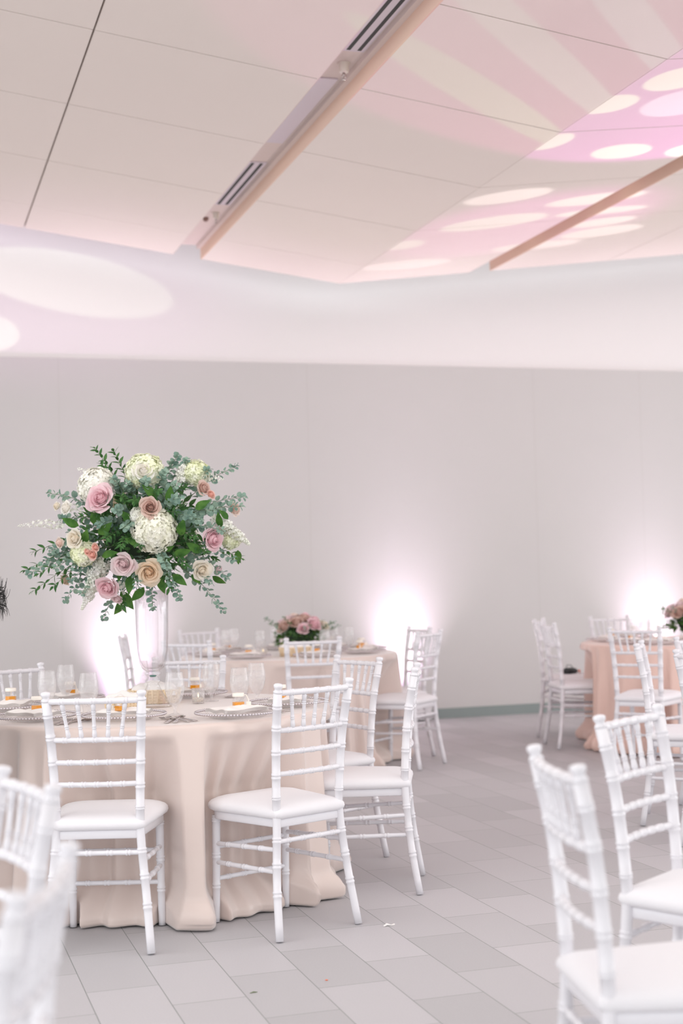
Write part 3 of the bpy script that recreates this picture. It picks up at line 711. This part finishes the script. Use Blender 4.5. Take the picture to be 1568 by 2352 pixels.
# ------------------------------------------------------------------ vase
VX, VY = 1.045, 6.10
vt = tag(empty('glass_vase', (VX, VY, ZP)), 'tall clear glass trumpet vase holding the large bouquet on the nearest table', 'vase')
bm = bmesh.new()
lathe(bm, [(0, .0), (.078, .0), (.080, .004), (.074, .012), (.058, .035), (.042, .06), (.030, .085), (.024, .10), (.033, .106), (.034, .113), (.024, .122), (.024, .130), (.036, .138), (.036, .146), (.028, .152)], 48); obj('foot', bm, VGLASS, vt)
bm = bmesh.new(); lathe(bm, [(0, .152), (.028, .152), (.045, .165), (.059, .195), (.066, .24), (.0695, .32), (.071, .42), (.073, .50), (.070, .50), (.068, .42), (.0665, .32), (.063, .24), (.055, .20), (.040, .172), (.02, .163), (0, .162)], 48); obj('bowl', bm, VGLASS, vt)
bm = bmesh.new(); lathe(bm, [(0, .128), (.012, .128), (.016, .133), (.012, .136), (0, .136)], 20); obj('green_glass_bead', bm, mat('green_glass', srgb(80, 130, 120), .1), vt)

# ------------------------------------------------------------------ flowers
def frame(n, spin=0):
    n = Vector(n).normalized(); q = n.to_track_quat('Z', 'Y'); return q.to_matrix() @ Matrix.Rotation(spin, 3, 'Z')
def rose_bm(R, seed, openness=1.0):
    rnd = random.Random(seed); bm = bmesh.new(); N = 26
    for i in range(N):
        t = i/(N-1); phi = i*2.39996+rnd.uniform(-.15, .15)
        rb = R*(.07+.26*t); rt = R*(.05+.74*t**1.15*openness); h = R*(1.02-.05*t-.40*t**2.2)*.95; w = 1.7-1.0*t**.6+.15*rnd.random(); curl = R*(.24*t**1.6)*openness; pt = rnd.uniform(.0, .3)*t
        nu, nv = 8, 8; g = {}
        for a in range(nu+1):
            u = a/nu*2-1
            for b in range(nv+1):
                v = b/nv; r = rb+(rt-rb)*v**1.3+R*.10*(.3+t)*sin(pi*v)+curl*max(0, v-.7)**2*7*(1-.3*abs(u)); r += R*.03*sin(u*5+i)*v*t+R*.05*u*v+R*.30*max(0, t-.45)*(1-abs(u))**1.6*v**4
                wd = w*(.5+.5*sin(min(v*1.25, 1)*pi/2)); ph = phi+u*wd; z = h*(v-.13*u*u*v*(.4+t))-R*.42*t**1.2*max(0, v-.8)*2*(.4+.6*(1-abs(u)))+R*pt*(1-abs(u))*v*.3
                g[a, b] = bm.verts.new((r*cos(ph), r*sin(ph), z-R*.45))
        for a in range(nu):
            for b in range(nv): bm.faces.new((g[a, b], g[a+1, b], g[a+1, b+1], g[a, b+1]))
    bmesh.ops.create_icosphere(bm, subdivisions=2, radius=R*.32, matrix=Matrix.Translation((0, 0, -R*.12)))
    return bm
def hydr_bm(R, seed, n=110, flat=.85, fl=.30):
    rnd = random.Random(seed); bm = bmesh.new()
    for i in range(n):
        z = 1-1.72*(i+.5)/n; ph = i*2.39996; rr = sqrt(max(0, 1-z*z)); d = Vector((rr*cos(ph), rr*sin(ph), z*flat))
        c = d*R*rnd.uniform(.84, 1.0); F = frame(d+Vector([rnd.uniform(-.3, .3) for _ in range(3)]), rnd.random()*6.3); s = R*fl*rnd.uniform(.8, 1.1)
        for k in range(4):
            a = k*pi/2; e = Vector((cos(a), sin(a), 0)); p = Vector((-sin(a), cos(a), 0))
            q = [Vector((0, 0, 0)), e*s*.42+p*s*.40+Vector((0, 0, s*.18)), e*s*.95+p*s*.30+Vector((0, 0, s*rnd.uniform(.0, .3))), e*s*1.02-p*s*.22+Vector((0, 0, s*rnd.uniform(0, .3))), e*s*.42-p*s*.40+Vector((0, 0, s*.12))]
            vs = [bm.verts.new(c+F @ x) for x in q]; m_ = bm.verts.new(c+F @ (e*s*.6+Vector((0, 0, s*.02))))
            for j in range(5): bm.faces.new((vs[j], vs[(j+1) % 5], m_))
    bmesh.ops.create_icosphere(bm, subdivisions=2, radius=R*.72)
    return bm
def stock_bm(pts, R, seed, n=34, bud=0.25):
    """a spike of ruffled florets along a path, tapering to buds"""
    rnd = random.Random(seed); bm = bmesh.new()
    for i in range(n):
        t = i/(n-1); p = path_at(pts, .25+.75*t); ph = i*2.4; d = (Vector(pts[-1])-Vector(pts[0])).normalized(); F = frame(d)
        o = F @ Vector((cos(ph), sin(ph), .25)); s = R*(1-.7*t**2)*rnd.uniform(.75, 1.1)
        if t > 1-bud: bmesh.ops.create_icosphere(bm, subdivisions=1, radius=s*.35, matrix=Matrix.Translation(p+o*s*.5)); continue
        c = p+o*s*rnd.uniform(.5, .95); G_ = frame(o, rnd.random()*6)
        for k in range(6):
            a = k*pi/3*1.03; e = Vector((cos(a), sin(a), 0)); q = Vector((-sin(a), cos(a), 0)); z = .5*(k % 2)
            v = [bm.verts.new(c+G_ @ x) for x in (Vector((0, 0, 0)), (e*.5+q*.45+Vector((0, 0, .2+z)))*s*.5, (e+q*.1+Vector((0, 0, .05+z)))*s*.55, (e*.5-q*.45+Vector((0, 0, .3+z)))*s*.5)]
            bm.faces.new(v)
    return bm
def leaf(bm, base, d, nrm, L, Wd, shape='point', bend=.2):
    d = Vector(d).normalized(); nrm = Vector(nrm); s = d.cross(nrm)
    if s.length < 1e-4: s = d.orthogonal()
    s.normalize(); nn = s.cross(d); n = 6; rows = []
    for i in range(n+1):
        t = i/n; w = sin(pi*t**(.8 if shape == 'point' else .9))**(.75 if shape == 'point' else .5) if 0 < t < 1 else 0
        if shape == 'point': w = (sin(pi*t**.75))*1.0 if 0 < t < 1 else 0
        c = Vector(base)+d*L*t-nn*bend*L*t*t
        if w < .02: rows.append([bm.verts.new(c)])
        else: rows.append([bm.verts.new(c-s*w*Wd/2+nn*w*Wd*.12), bm.verts.new(c), bm.verts.new(c+s*w*Wd/2+nn*w*Wd*.12)])
    for A, B in zip(rows[:-1], rows[1:]):
        if len(A) == 1 and len(B) == 3: bm.faces.new((A[0], B[0], B[1])); bm.faces.new((A[0], B[1], B[2]))
        elif len(A) == 3 and len(B) == 1: bm.faces.new((A[0], B[0], A[1])); bm.faces.new((A[1], B[0], A[2]))
        elif len(A) == 3 and len(B) == 3:
            for k in (0, 1): bm.faces.new((A[k], B[k], B[k+1], A[k+1]))
def sprig(parent, kind, pts, seed, t0=.3, n=16, size=1.0, name=None):
    rnd = random.Random(seed); bm = bmesh.new()
    P = [path_at(pts, i/10) for i in range(11)]; tube(bm, P, [.0018*(1-.6*i/10) for i in range(11)], 5)
    for f in bm.faces: f.material_index = 1
    nst = len(bm.faces)
    for i in range(n):
        t = t0+(1-t0)*(i/(n-1)); p = path_at(pts, t); d = (path_at(pts, min(1, t+.05))-path_at(pts, t-.05)).normalized()
        for sgn in (1, -1):
            a = i*1.57+(0 if sgn > 0 else pi)+rnd.uniform(-.4, .4); F = frame(d); o = F @ Vector((cos(a), sin(a), .55 if kind == 'euc' else .9)); o.normalize()
            up = (Vector((0, 0, 1))+Vector([rnd.uniform(-.7, .7) for _ in range(3)])-FW*.7)
            if kind == 'euc': L = .028*size*(1-.45*(t-t0)/(1-t0))*rnd.uniform(.75, 1.15); leaf(bm, p+o*.003, o, up, L, L*.92, 'round', .15)
            else: L = .042*size*(1-.3*t)*rnd.uniform(.75, 1.15); leaf(bm, p, o, up, L, L*.36, 'point', .2)
    for f in list(bm.faces)[nst:]: f.material_index = 0
    return obj(name or ('eucalyptus_sprig' if kind == 'euc' else 'ruscus_sprig'), bm, [EUC if kind == 'euc' else RUS, STEM], parent)
ROSEM = {k: petal_mat('rose_'+k, srgb(*a), srgb(*b), .42) for k, a, b in (('pink', (245, 208, 215), (250, 226, 230)), ('dusty', (226, 196, 184), (236, 212, 202)), ('lavender', (245, 224, 226), (249, 236, 236)), ('peach', (249, 228, 204), (252, 238, 220)), ('cream', (250, 241, 226), (252, 247, 238)), ('blush', (248, 228, 218), (250, 238, 230)), ('coral', (250, 206, 192), (252, 222, 212)), ('white', (252, 248, 240), (253, 250, 246)), ('tan', (232, 212, 192), (240, 224, 208)))}
HYW = petal_mat('hydrangea_white', srgb(253, 251, 244), srgb(252, 250, 240), .25); HYG = petal_mat('hydrangea_pale_green', srgb(246, 249, 214), srgb(252, 252, 238), .25); STW = petal_mat('stock_white', srgb(254, 252, 248), srgb(248, 249, 236), .25)
HYC = petal_mat('hydrangea_cream', srgb(253, 252, 234), srgb(254, 252, 243), .25)

# the tall bouquet
BC = Vector((1.02, 6.10, 1.515)); S = 531.0
bq = tag(empty('bouquet', BC), 'large round bouquet of roses, hydrangeas and eucalyptus on the tall clear vase', 'flower arrangement')
def bpos(x, y, depth=None, R=(.42, .34), k=.27):
    dx = (x-332)/S; dz = -(y-1212)/S
    if depth is None:
        q = 1-(dx/R[0])**2-(dz/R[1])**2; depth = k*sqrt(max(q, 0))
    return R0*dx+Vector((0, 0, 1))*(dz+.025*dx)-Vector((FW.x, FW.y, 0)).normalized()*depth
def facing(p, toward=.75): 
    d = p.normalized(); return (d-Vector((FW.x, FW.y, 0)).normalized()*toward).normalized()
bm = bmesh.new(); bmesh.ops.create_icosphere(bm, subdivisions=3, radius=1)
for v in bm.verts: v.co = Vector((v.co.x*.155, v.co.y*.155, v.co.z*.12-.02))*(1+.06*sin(v.co.x*9+v.co.z*7))
obj('floral_foam', bm, DARKG, bq)
def place_part(name, bm, m, p, n, parent=None, spin=0):
    o = obj(name, bm, m, parent or bq); o.location = p; o.rotation_euler = frame(n, spin).to_euler(); return o
for i, (x, y, r, c, lab) in enumerate([
    (232, 1105, 47, HYW, 'white hydrangea at the upper left'), (345, 1075, 47, HYG, 'pale green hydrangea at the top'), (372, 1218, 55, HYC, 'large cream hydrangea in the middle'),
    (203, 1262, 31, HYG, 'green-white hydrangea at the lower left'), (538, 1243, 26, HYG, 'pale green hydrangea at the right'), (334, 1183, 20, STW, 'small white scabiosa above the middle hydrangea'), (462, 1085, 34, HYG, 'lime hydrangea at the upper right')]):
    p = bpos(x, y, k=.235); R = r/S
    o = place_part('hydrangea', hydr_bm(R*.93, 20+i, n=int(110+R*1500), fl=.21 if R > .06 else .27), c, p-facing(p)*R*.3, facing(p)); o['label'] = lab
rs = [(254, 1142, 32, 'pink', 'pink rose at the upper left', 1.05), (365, 1167, 25, 'dusty', 'dusty mauve rose above the cream hydrangea', .95), (302, 1290, 28, 'lavender', 'pale pink rose at the lower middle', 1), (357, 1311, 29, 'peach', 'peach rose over the vase mouth', 1.05),
      (471, 1311, 24, 'cream', 'cream rose at the lower right', 1), (193, 1228, 23, 'cream', 'cream rose at the left', .95), (497, 1242, 30, 'pink', 'pink rose at the right', .9), (155, 1234, 16, 'blush', 'small blush rose at the left', .8), (153, 1316, 18, 'tan', 'tan rose at the lower left', .8),
      (261, 1340, 27, 'pink', 'light pink rose at the bottom left', 1), (478, 1128, 20, 'dusty', 'dusty rose at the upper right', .9), (494, 1143, 13, 'coral', 'coral spray rose at the upper right', .8), (543, 1176, 20, 'blush', 'blush rose at the right edge', .85), (346, 1084, 26, 'white', 'white rose in front of the top hydrangea', 1),
      (234, 1266, 14, 'coral', 'coral spray rose near the lower left, largest of three', .9), (242, 1250, 12, 'coral', 'coral spray rose, upper of three', .85), (223, 1258, 11, 'coral', 'coral spray rose, leftmost of three', .8), (144, 1150, 13, 'cream', 'cream bud at the far left', .75), (171, 1158, 18, 'white', 'white rose at the upper left edge', .9),
      (278, 1366, 15, 'lavender', 'pale pink blossom at the bottom', .9), (505, 1310, 12, 'lavender', 'pale pink bud at the lower right', .7)]
for i, (x, y, r, c, lab, op) in enumerate(rs):
    p = bpos(x, y, k=.275); R = r/S
    n = facing(p, .9 if op > .9 else .4)
    o = place_part('rose', rose_bm(R*1.12, 50+i, op), ROSEM[c], p, n, spin=i*1.3); o['label'] = lab
# back of the arrangement
fwd = Vector((FW.x, FW.y, 0)).normalized(); rnd = random.Random(9)
for i in range(9):
    a = rnd.uniform(-1, 1); e = rnd.uniform(-.4, .8); p = (fwd*cos(a)+R0*sin(a))*.24*cos(e)+Vector((0, 0, .22*sin(e)))
    if i % 3 == 0: place_part('hydrangea', hydr_bm(.075, 90+i, 80), HYW, p, p)
    else: place_part('rose', rose_bm(.055, 100+i), ROSEM[['pink', 'peach', 'cream', 'blush'][i % 4]], p, p)
# white stock spikes
for i, (a, b, R, nf) in enumerate([((150, 1200), (55, 1190), .018, 50), ((250, 1260), (196, 1385), .034, 130), ((235, 1090), (192, 1068), .022, 22), ((500, 1180), (575, 1258), .030, 100), ((440, 1110), (432, 1070), .026, 60), ((460, 1090), (520, 1108), .02, 26), ((270, 1340), (288, 1392), .022, 22), ((190, 1170), (140, 1145), .02, 22)]):
    p0 = bpos(*a, k=.2)*.8; p1 = bpos(*b, depth=.10); mid = (p0+p1)/2+Vector((0, 0, .015))
    o = obj('stock_spike', stock_bm([p0, mid, p1], R, 140+i, nf), STW, bq)
# outer sprigs, tips set one by one
tips_e = [(548, 1078, .05), (415, 1047, .05), (566, 1150, .08), (560, 1172, .12), (512, 1405, .06), (240, 1408, .05), (155, 1362, .08), (120, 1118, .05), (70, 1300, .05), (150, 1180, .1), (420, 1370, .18), (360, 1390, .16), (490, 1340, .15), (540, 1290, .12), (130, 1250, .1), (440, 1060, .1), (490, 1085, .12),
          (405, 1340, .2), (200, 1350, .14), (170, 1320, .1), (310, 1110, .2), (280, 1100, .2), (420, 1120, .22), (395, 1090, .2), (525, 1330, .1), (310, 1210, .3), (290, 1170, .28), (455, 1190, .26), (430, 1150, .27), (475, 1200, .25), (400, 1300, .28), (180, 1290, .18), (250, 1200, .26), (505, 1180, .2), (140, 1290, .12), (115, 1270, .08), (520, 1225, .2), (330, 1340, .24), (355, 1105, .24), (200, 1110, .12)]
for i, (x, y, dp) in enumerate(tips_e):
    p1 = bpos(x, y, depth=dp); p0 = p1*.25+Vector((0, 0, -.02)); mid = (p0+p1)*.55+Vector((0, 0, .03))
    sprig(bq, 'euc', [p0, mid, p1], 200+i, .3, 15 if p1.length > .25 else 11, 1.25)
tips_r = [(226, 1022, .04), (268, 1030, .03), (243, 1060, .08), (82, 1338, .05), (62, 1290, .03), (85, 1250, .06), (555, 1288, .08), (290, 1385, .12), (130, 1330, .08), (100, 1300, .1), (300, 1250, .28), (270, 1230, .27), (420, 1180, .25), (380, 1130, .25), (330, 1150, .27), (460, 1240, .24), (300, 1140, .25), (440, 1120, .2), (210, 1180, .2), (240, 1170, .24), (480, 1270, .2), (340, 1250, .26), (440, 1300, .24), (400, 1350, .2)]
for i, (x, y, dp) in enumerate(tips_r):
    p1 = bpos(x, y, depth=dp); p0 = p1*.3; mid = (p0+p1)*.52+Vector((0, 0, .02)); sprig(bq, 'rus', [p0, mid, p1], 300+i, .35, 11, 1.05)
for i in range(16):       # back half
    a = rnd.uniform(-1.5, 1.5); e = rnd.uniform(-.6, 1.0); p1 = (fwd*cos(a)+R0*sin(a))*.34*cos(e)+Vector((0, 0, .27*sin(e)-.02))
    sprig(bq, 'euc' if i % 2 else 'rus', [p1*.3, p1*.65+Vector((0, 0, .02)), p1], 400+i, .3, 13)
# broad salal leaves filling the inside
big = [(298, 1370, 50), (325, 1358, 44), (430, 1270, 42), (455, 1260, 40), (180, 1190, 42), (240, 1180, 46), (262, 1210, 44), (510, 1200, 36), (520, 1188, 30), (310, 1335, 44), (380, 1340, 40), (430, 1215, 44), (405, 1140, 40), (360, 1130, 42), (275, 1385, 44), (500, 1335, 36), (545, 1285, 34), (290, 1310, 34), (330, 1300, 30), (215, 1225, 40), (270, 1265, 40), (325, 1240, 40), (420, 1330, 40), (400, 1260, 30), (475, 1165, 40), (310, 1185, 36), (455, 1330, 30)]
for i, (x, y, L) in enumerate(big):
    p = bpos(x, y, k=.24); bm = bmesh.new(); rr = random.Random(i)
    d = Vector((0, 0, -.6 if y > 1280 else .3))+R0*rr.uniform(-1, 1)+p.normalized()*.3
    leaf(bm, p-d.normalized()*L/S*.5, d, -fwd+Vector([rr.uniform(-.5, .5) for _ in range(3)]), L/S*1.0, L/S*.5, 'point', .15); obj('salal_leaf', bm, SAL, bq)
bm = bmesh.new(); rr = random.Random(77)
for i in range(620):
    v = Vector([rr.gauss(0, 1) for _ in range(3)]).normalized(); p = Vector((v.x*.27, v.y*.25, v.z*.20-.01))*rr.uniform(.55, 1)
    d = v+Vector([rr.uniform(-.9, .9) for _ in range(3)]); L = rr.uniform(.03, .055); leaf(bm, p, d, v+Vector([rr.uniform(-.6, .6) for _ in range(3)]), L, L*.42, 'point', .2)
o = obj('filler_leaves', bm, RUS, bq); o['kind'] = 'stuff'

# low centrepieces
def low_piece(loc, label, seed, sc=1.0, kinds=('pink', 'blush', 'dusty', 'cream', 'lavender')):
    t = tag(empty('centerpiece', loc), label, 'flower arrangement'); rr = random.Random(seed)
    bm = bmesh.new(); lathe(bm, [(0, 0), (.05*sc, 0), (.062*sc, .02*sc), (.065*sc, .07*sc), (.06*sc, .07*sc), (0, .06*sc)], 24); obj('bowl', bm, GLASS, t)
    bm = bmesh.new(); lathe(bm, [(0, .02*sc), (.055*sc, .04*sc), (.085*sc, .10*sc), (.06*sc, .16*sc), (0, .18*sc)], 20); obj('floral_foam', bm, DARKG, t)
    n = 17
    for i in range(n):
        a = i*2.4; r = .135*sc*sqrt((i+.5)/n); p = Vector((r*cos(a)*1.15, r*sin(a), (.21-.075*(r/.135/sc)**2)*sc)); o = obj('rose', rose_bm(.046*sc*rr.uniform(.85, 1.15), seed*10+i), ROSEM[kinds[i % len(kinds)]], t)
        o.location = p; o.rotation_euler = frame((p-Vector((0, 0, .06*sc)))).to_euler()
    for i in range(22):
        a = i*2.4; L = rr.uniform(.15, .22)*sc; e = rr.uniform(-.1, .7); p1 = Vector((cos(a)*L*cos(e)*1.15, sin(a)*L*cos(e), .08*sc+L*sin(e))); p0 = Vector((0, 0, .06*sc))
        sprig(t, 'rus' if i % 3 else 'euc', [p0, (p0+p1)*.55, p1], seed*30+i, .3, 9, .8)
    bm = bmesh.new()
    for i in range(150):
        v = Vector([rr.gauss(0, 1) for _ in range(3)]).normalized(); v.z = abs(v.z)*.6; p = Vector((v.x*.13, v.y*.12, .06+v.z*.1))*sc
        leaf(bm, p, v+Vector([rr.uniform(-.5, .5) for _ in range(3)]), Vector((0, 0, 1))+v, .045*sc, .02*sc)
    o = obj('filler_leaves', bm, SAL, t); o['kind'] = 'stuff'
low_piece((2.74, 9.78, ZP), 'low centrepiece of pink and cream roses in the middle of the middle table', 3, 1.25)
low_piece((5.68, 9.42, ZP), 'low pink centrepiece on the far right table, cut by the photo edge', 6, 1.35)

# black clutch on the far chair
t = tag(empty('clutch_bag', (5.03, 10.17, .478), .5), 'small black bag with an orange tag lying on a far chair seat', 'bag')
bm = bmesh.new(); bmesh.ops.create_icosphere(bm, subdivisions=3, radius=1)
for v in bm.verts: v.co = Vector((math.copysign(abs(v.co.x)**.6, v.co.x)*.065, math.copysign(abs(v.co.y)**.7, v.co.y)*.05, .026+v.co.z*.026))
obj('body', bm, BLACK, t); bm = bmesh.new(); tube(bm, [(.05, -.03, .02), (.08, -.04, .03), (.07, -.045, .008)], .006, 8); obj('orange_tag', bm, mat('orange_plastic', srgb(230, 110, 60), .5), t)
bm = bmesh.new(); tube(bm, [(-.05, 0, .045), (-.02, .01, .075), (.03, .01, .07), (.05, 0, .045)], .003, 6); obj('strap', bm, BLACK, t)
# litter on the floor
bm = bmesh.new(); bmesh.ops.create_icosphere(bm, subdivisions=2, radius=.005)
for v in bm.verts: v.co.z = v.co.z*.3
tag(obj('confetti_speck', bm, mat('orange_petal', srgb(240, 130, 95), .6), None, True, (1.304, 4.447, .002)), 'tiny orange speck on the grey tiles in the open floor', 'petal')
bm = bmesh.new(); tube(bm, [(0, 0, .003), (.015, .01, .006), (.03, .004, .003), (.045, .012, .003)], [.003, .005, .002, .004], 6)
tag(obj('paper_scrap', bm, NAPKIN, None, True, (1.70, 5.03, 0)), 'small white scrap on the tile joint in the open floor', 'scrap')
bm = bmesh.new(); tube(bm, [(0, 0, .002), (.012, .004, .003), (.024, .002, .002)], [.001, .002, .001], 5)
tag(obj('leaf_scrap', bm, STEM, None, True, (1.04, 4.40, 0)), 'small dark green leaf scrap on the tiles at the lower middle', 'leaf')

# ------------------------------------------------------------------ seated guest, only the back of the hair reaches into the frame
def person():
    C0 = R0*(-1.437)+fwd*5.25; C0.z = 0; L = -R0      # faces camera-left
    t = tag(empty('person', C0), 'seated person at the left photo edge, only wisps of dark hair in view', 'person')
    sd = fwd
    V = lambda a, s, z: L*a+sd*s+Vector((0, 0, z))
    pts = [V(0, 0, .50), V(-.01, 0, .68), V(-.01, 0, .88), V(.0, 0, 1.02), V(.01, 0, 1.09), V(.015, 0, 1.15), V(.02, 0, 1.24), V(.02, 0, 1.30)]
    rad = [.14, .125, .135, .10, .05, .052, .088, .07]; ed = [(i, i+1) for i in range(7)]
    for s in (-1, 1):
        b = len(pts); pts += [V(.06, s*.09, .50), V(.42, s*.10, .49), V(.43, s*.10, .10), V(.44, s*.10, .045), V(.56, s*.11, .03)]; rad += [.088, .062, .045, .038, .032]
        ed += [(0, b), (b, b+1), (b+1, b+2), (b+2, b+3), (b+3, b+4)]
        b = len(pts); pts += [V(0, s*.16, .98), V(.03, s*.22, .76), V(.22, s*.16, .60), V(.29, s*.13, .59)]; rad += [.055, .04, .03, .032]
        ed += [(3, b), (b, b+1), (b+1, b+2), (b+2, b+3)]
        for k in range(5):
            q = len(pts); o = (k-2)*.017; ln = (.05, .07, .075, .07, .055)[k] if k else .045
            pts += [V(.33, s*(.13)+o, .588), V(.33+ln, s*.13+o*1.3, .572)]; rad += [.0095, .0075]; ed += [(b+3, q), (q, q+1)]
    me = bpy.data.meshes.new('body'); me.from_pydata([tuple(p) for p in pts], ed, []); o = bpy.data.objects.new('body', me); COL.objects.link(o); o.parent = t
    sk = o.modifiers.new('skin', 'SKIN'); sk.use_smooth_shade = True
    for v, r in zip(me.skin_vertices[0].data, rad): v.radius = (r, r)
    me.skin_vertices[0].data[0].use_root = True
    ss = o.modifiers.new('sub', 'SUBSURF'); ss.levels = 2; ss.render_levels = 2
    m, nt, b = new_mat('skin_and_black_dress'); tc = nt.nodes.new('ShaderNodeTexCoord'); sp = nt.nodes.new('ShaderNodeSeparateXYZ'); nt.links.new(tc.outputs['Object'], sp.inputs[0])
    lt = nt.nodes.new('ShaderNodeMath'); lt.operation = 'LESS_THAN'; lt.inputs[1].default_value = 1.06; nt.links.new(sp.outputs[2], lt.inputs[0])
    mx = nt.nodes.new('ShaderNodeMix'); mx.data_type = 'RGBA'; mx.inputs[6].default_value = srgb(205, 160, 135); mx.inputs[7].default_value = srgb(30, 30, 34); nt.links.new(lt.outputs[0], mx.inputs[0]); nt.links.new(mx.outputs[2], b.inputs['Base Color'])
    me.materials.append(m)
    # hair cap, bun and loose strands
    bm = bmesh.new(); hc = V(.0, 0, 1.275)
    bmesh.ops.create_icosphere(bm, subdivisions=3, radius=1)
    for v in bm.verts:
        c = v.co; d = L*c.x+sd*c.y; v.co = hc+d*.1+Vector((0, 0, c.z*.105)) if True else c
    bun = hc-L*.118+Vector((0, 0, -.03)); b2 = bmesh.ops.create_icosphere(bm, subdivisions=3, radius=.052, matrix=Matrix.Translation(bun))
    rr = random.Random(3)
    for v in b2['verts']: v.co += (v.co-bun)*rr.uniform(-.08, .1)
    for i in range(70):
        a = rr.uniform(0, 2*pi); e = Vector((0, 0, 1))*sin(a)+sd*cos(a); st = bun+e*.03-L*.035
        ln = rr.uniform(.03, .062); up = rr.choice([-1, -1, 1]); p1 = st-L*ln*.55+e*.012; p2 = p1-L*ln*.2*rr.uniform(.2, 1)+Vector((0, 0, up*rr.uniform(.02, .05)))+sd*rr.uniform(-.01, .01)
        tube(bm, [path_at([st, p1, p2], k/6) for k in range(7)], [.0016*(1-k/8) for k in range(7)], 5)
    obj('hair', bm, HAIR, t)
    return C0
PC = person()
h = 360-90+17.4
o = dup(proto, (PC.x, PC.y, 0), 0); hv = -R0; P0 = PC+R0*.03; o.location = (P0.x-0, P0.y, 0); o.rotation_euler = (0, 0, -atan2(hv.x, hv.y)); tag(o, 'white chiavari chair under the seated person, beyond the left photo edge', 'chair', 'chairs around the large champagne table')
for o in COL.objects:
    if 'placed' in o.keys(): del o['placed']
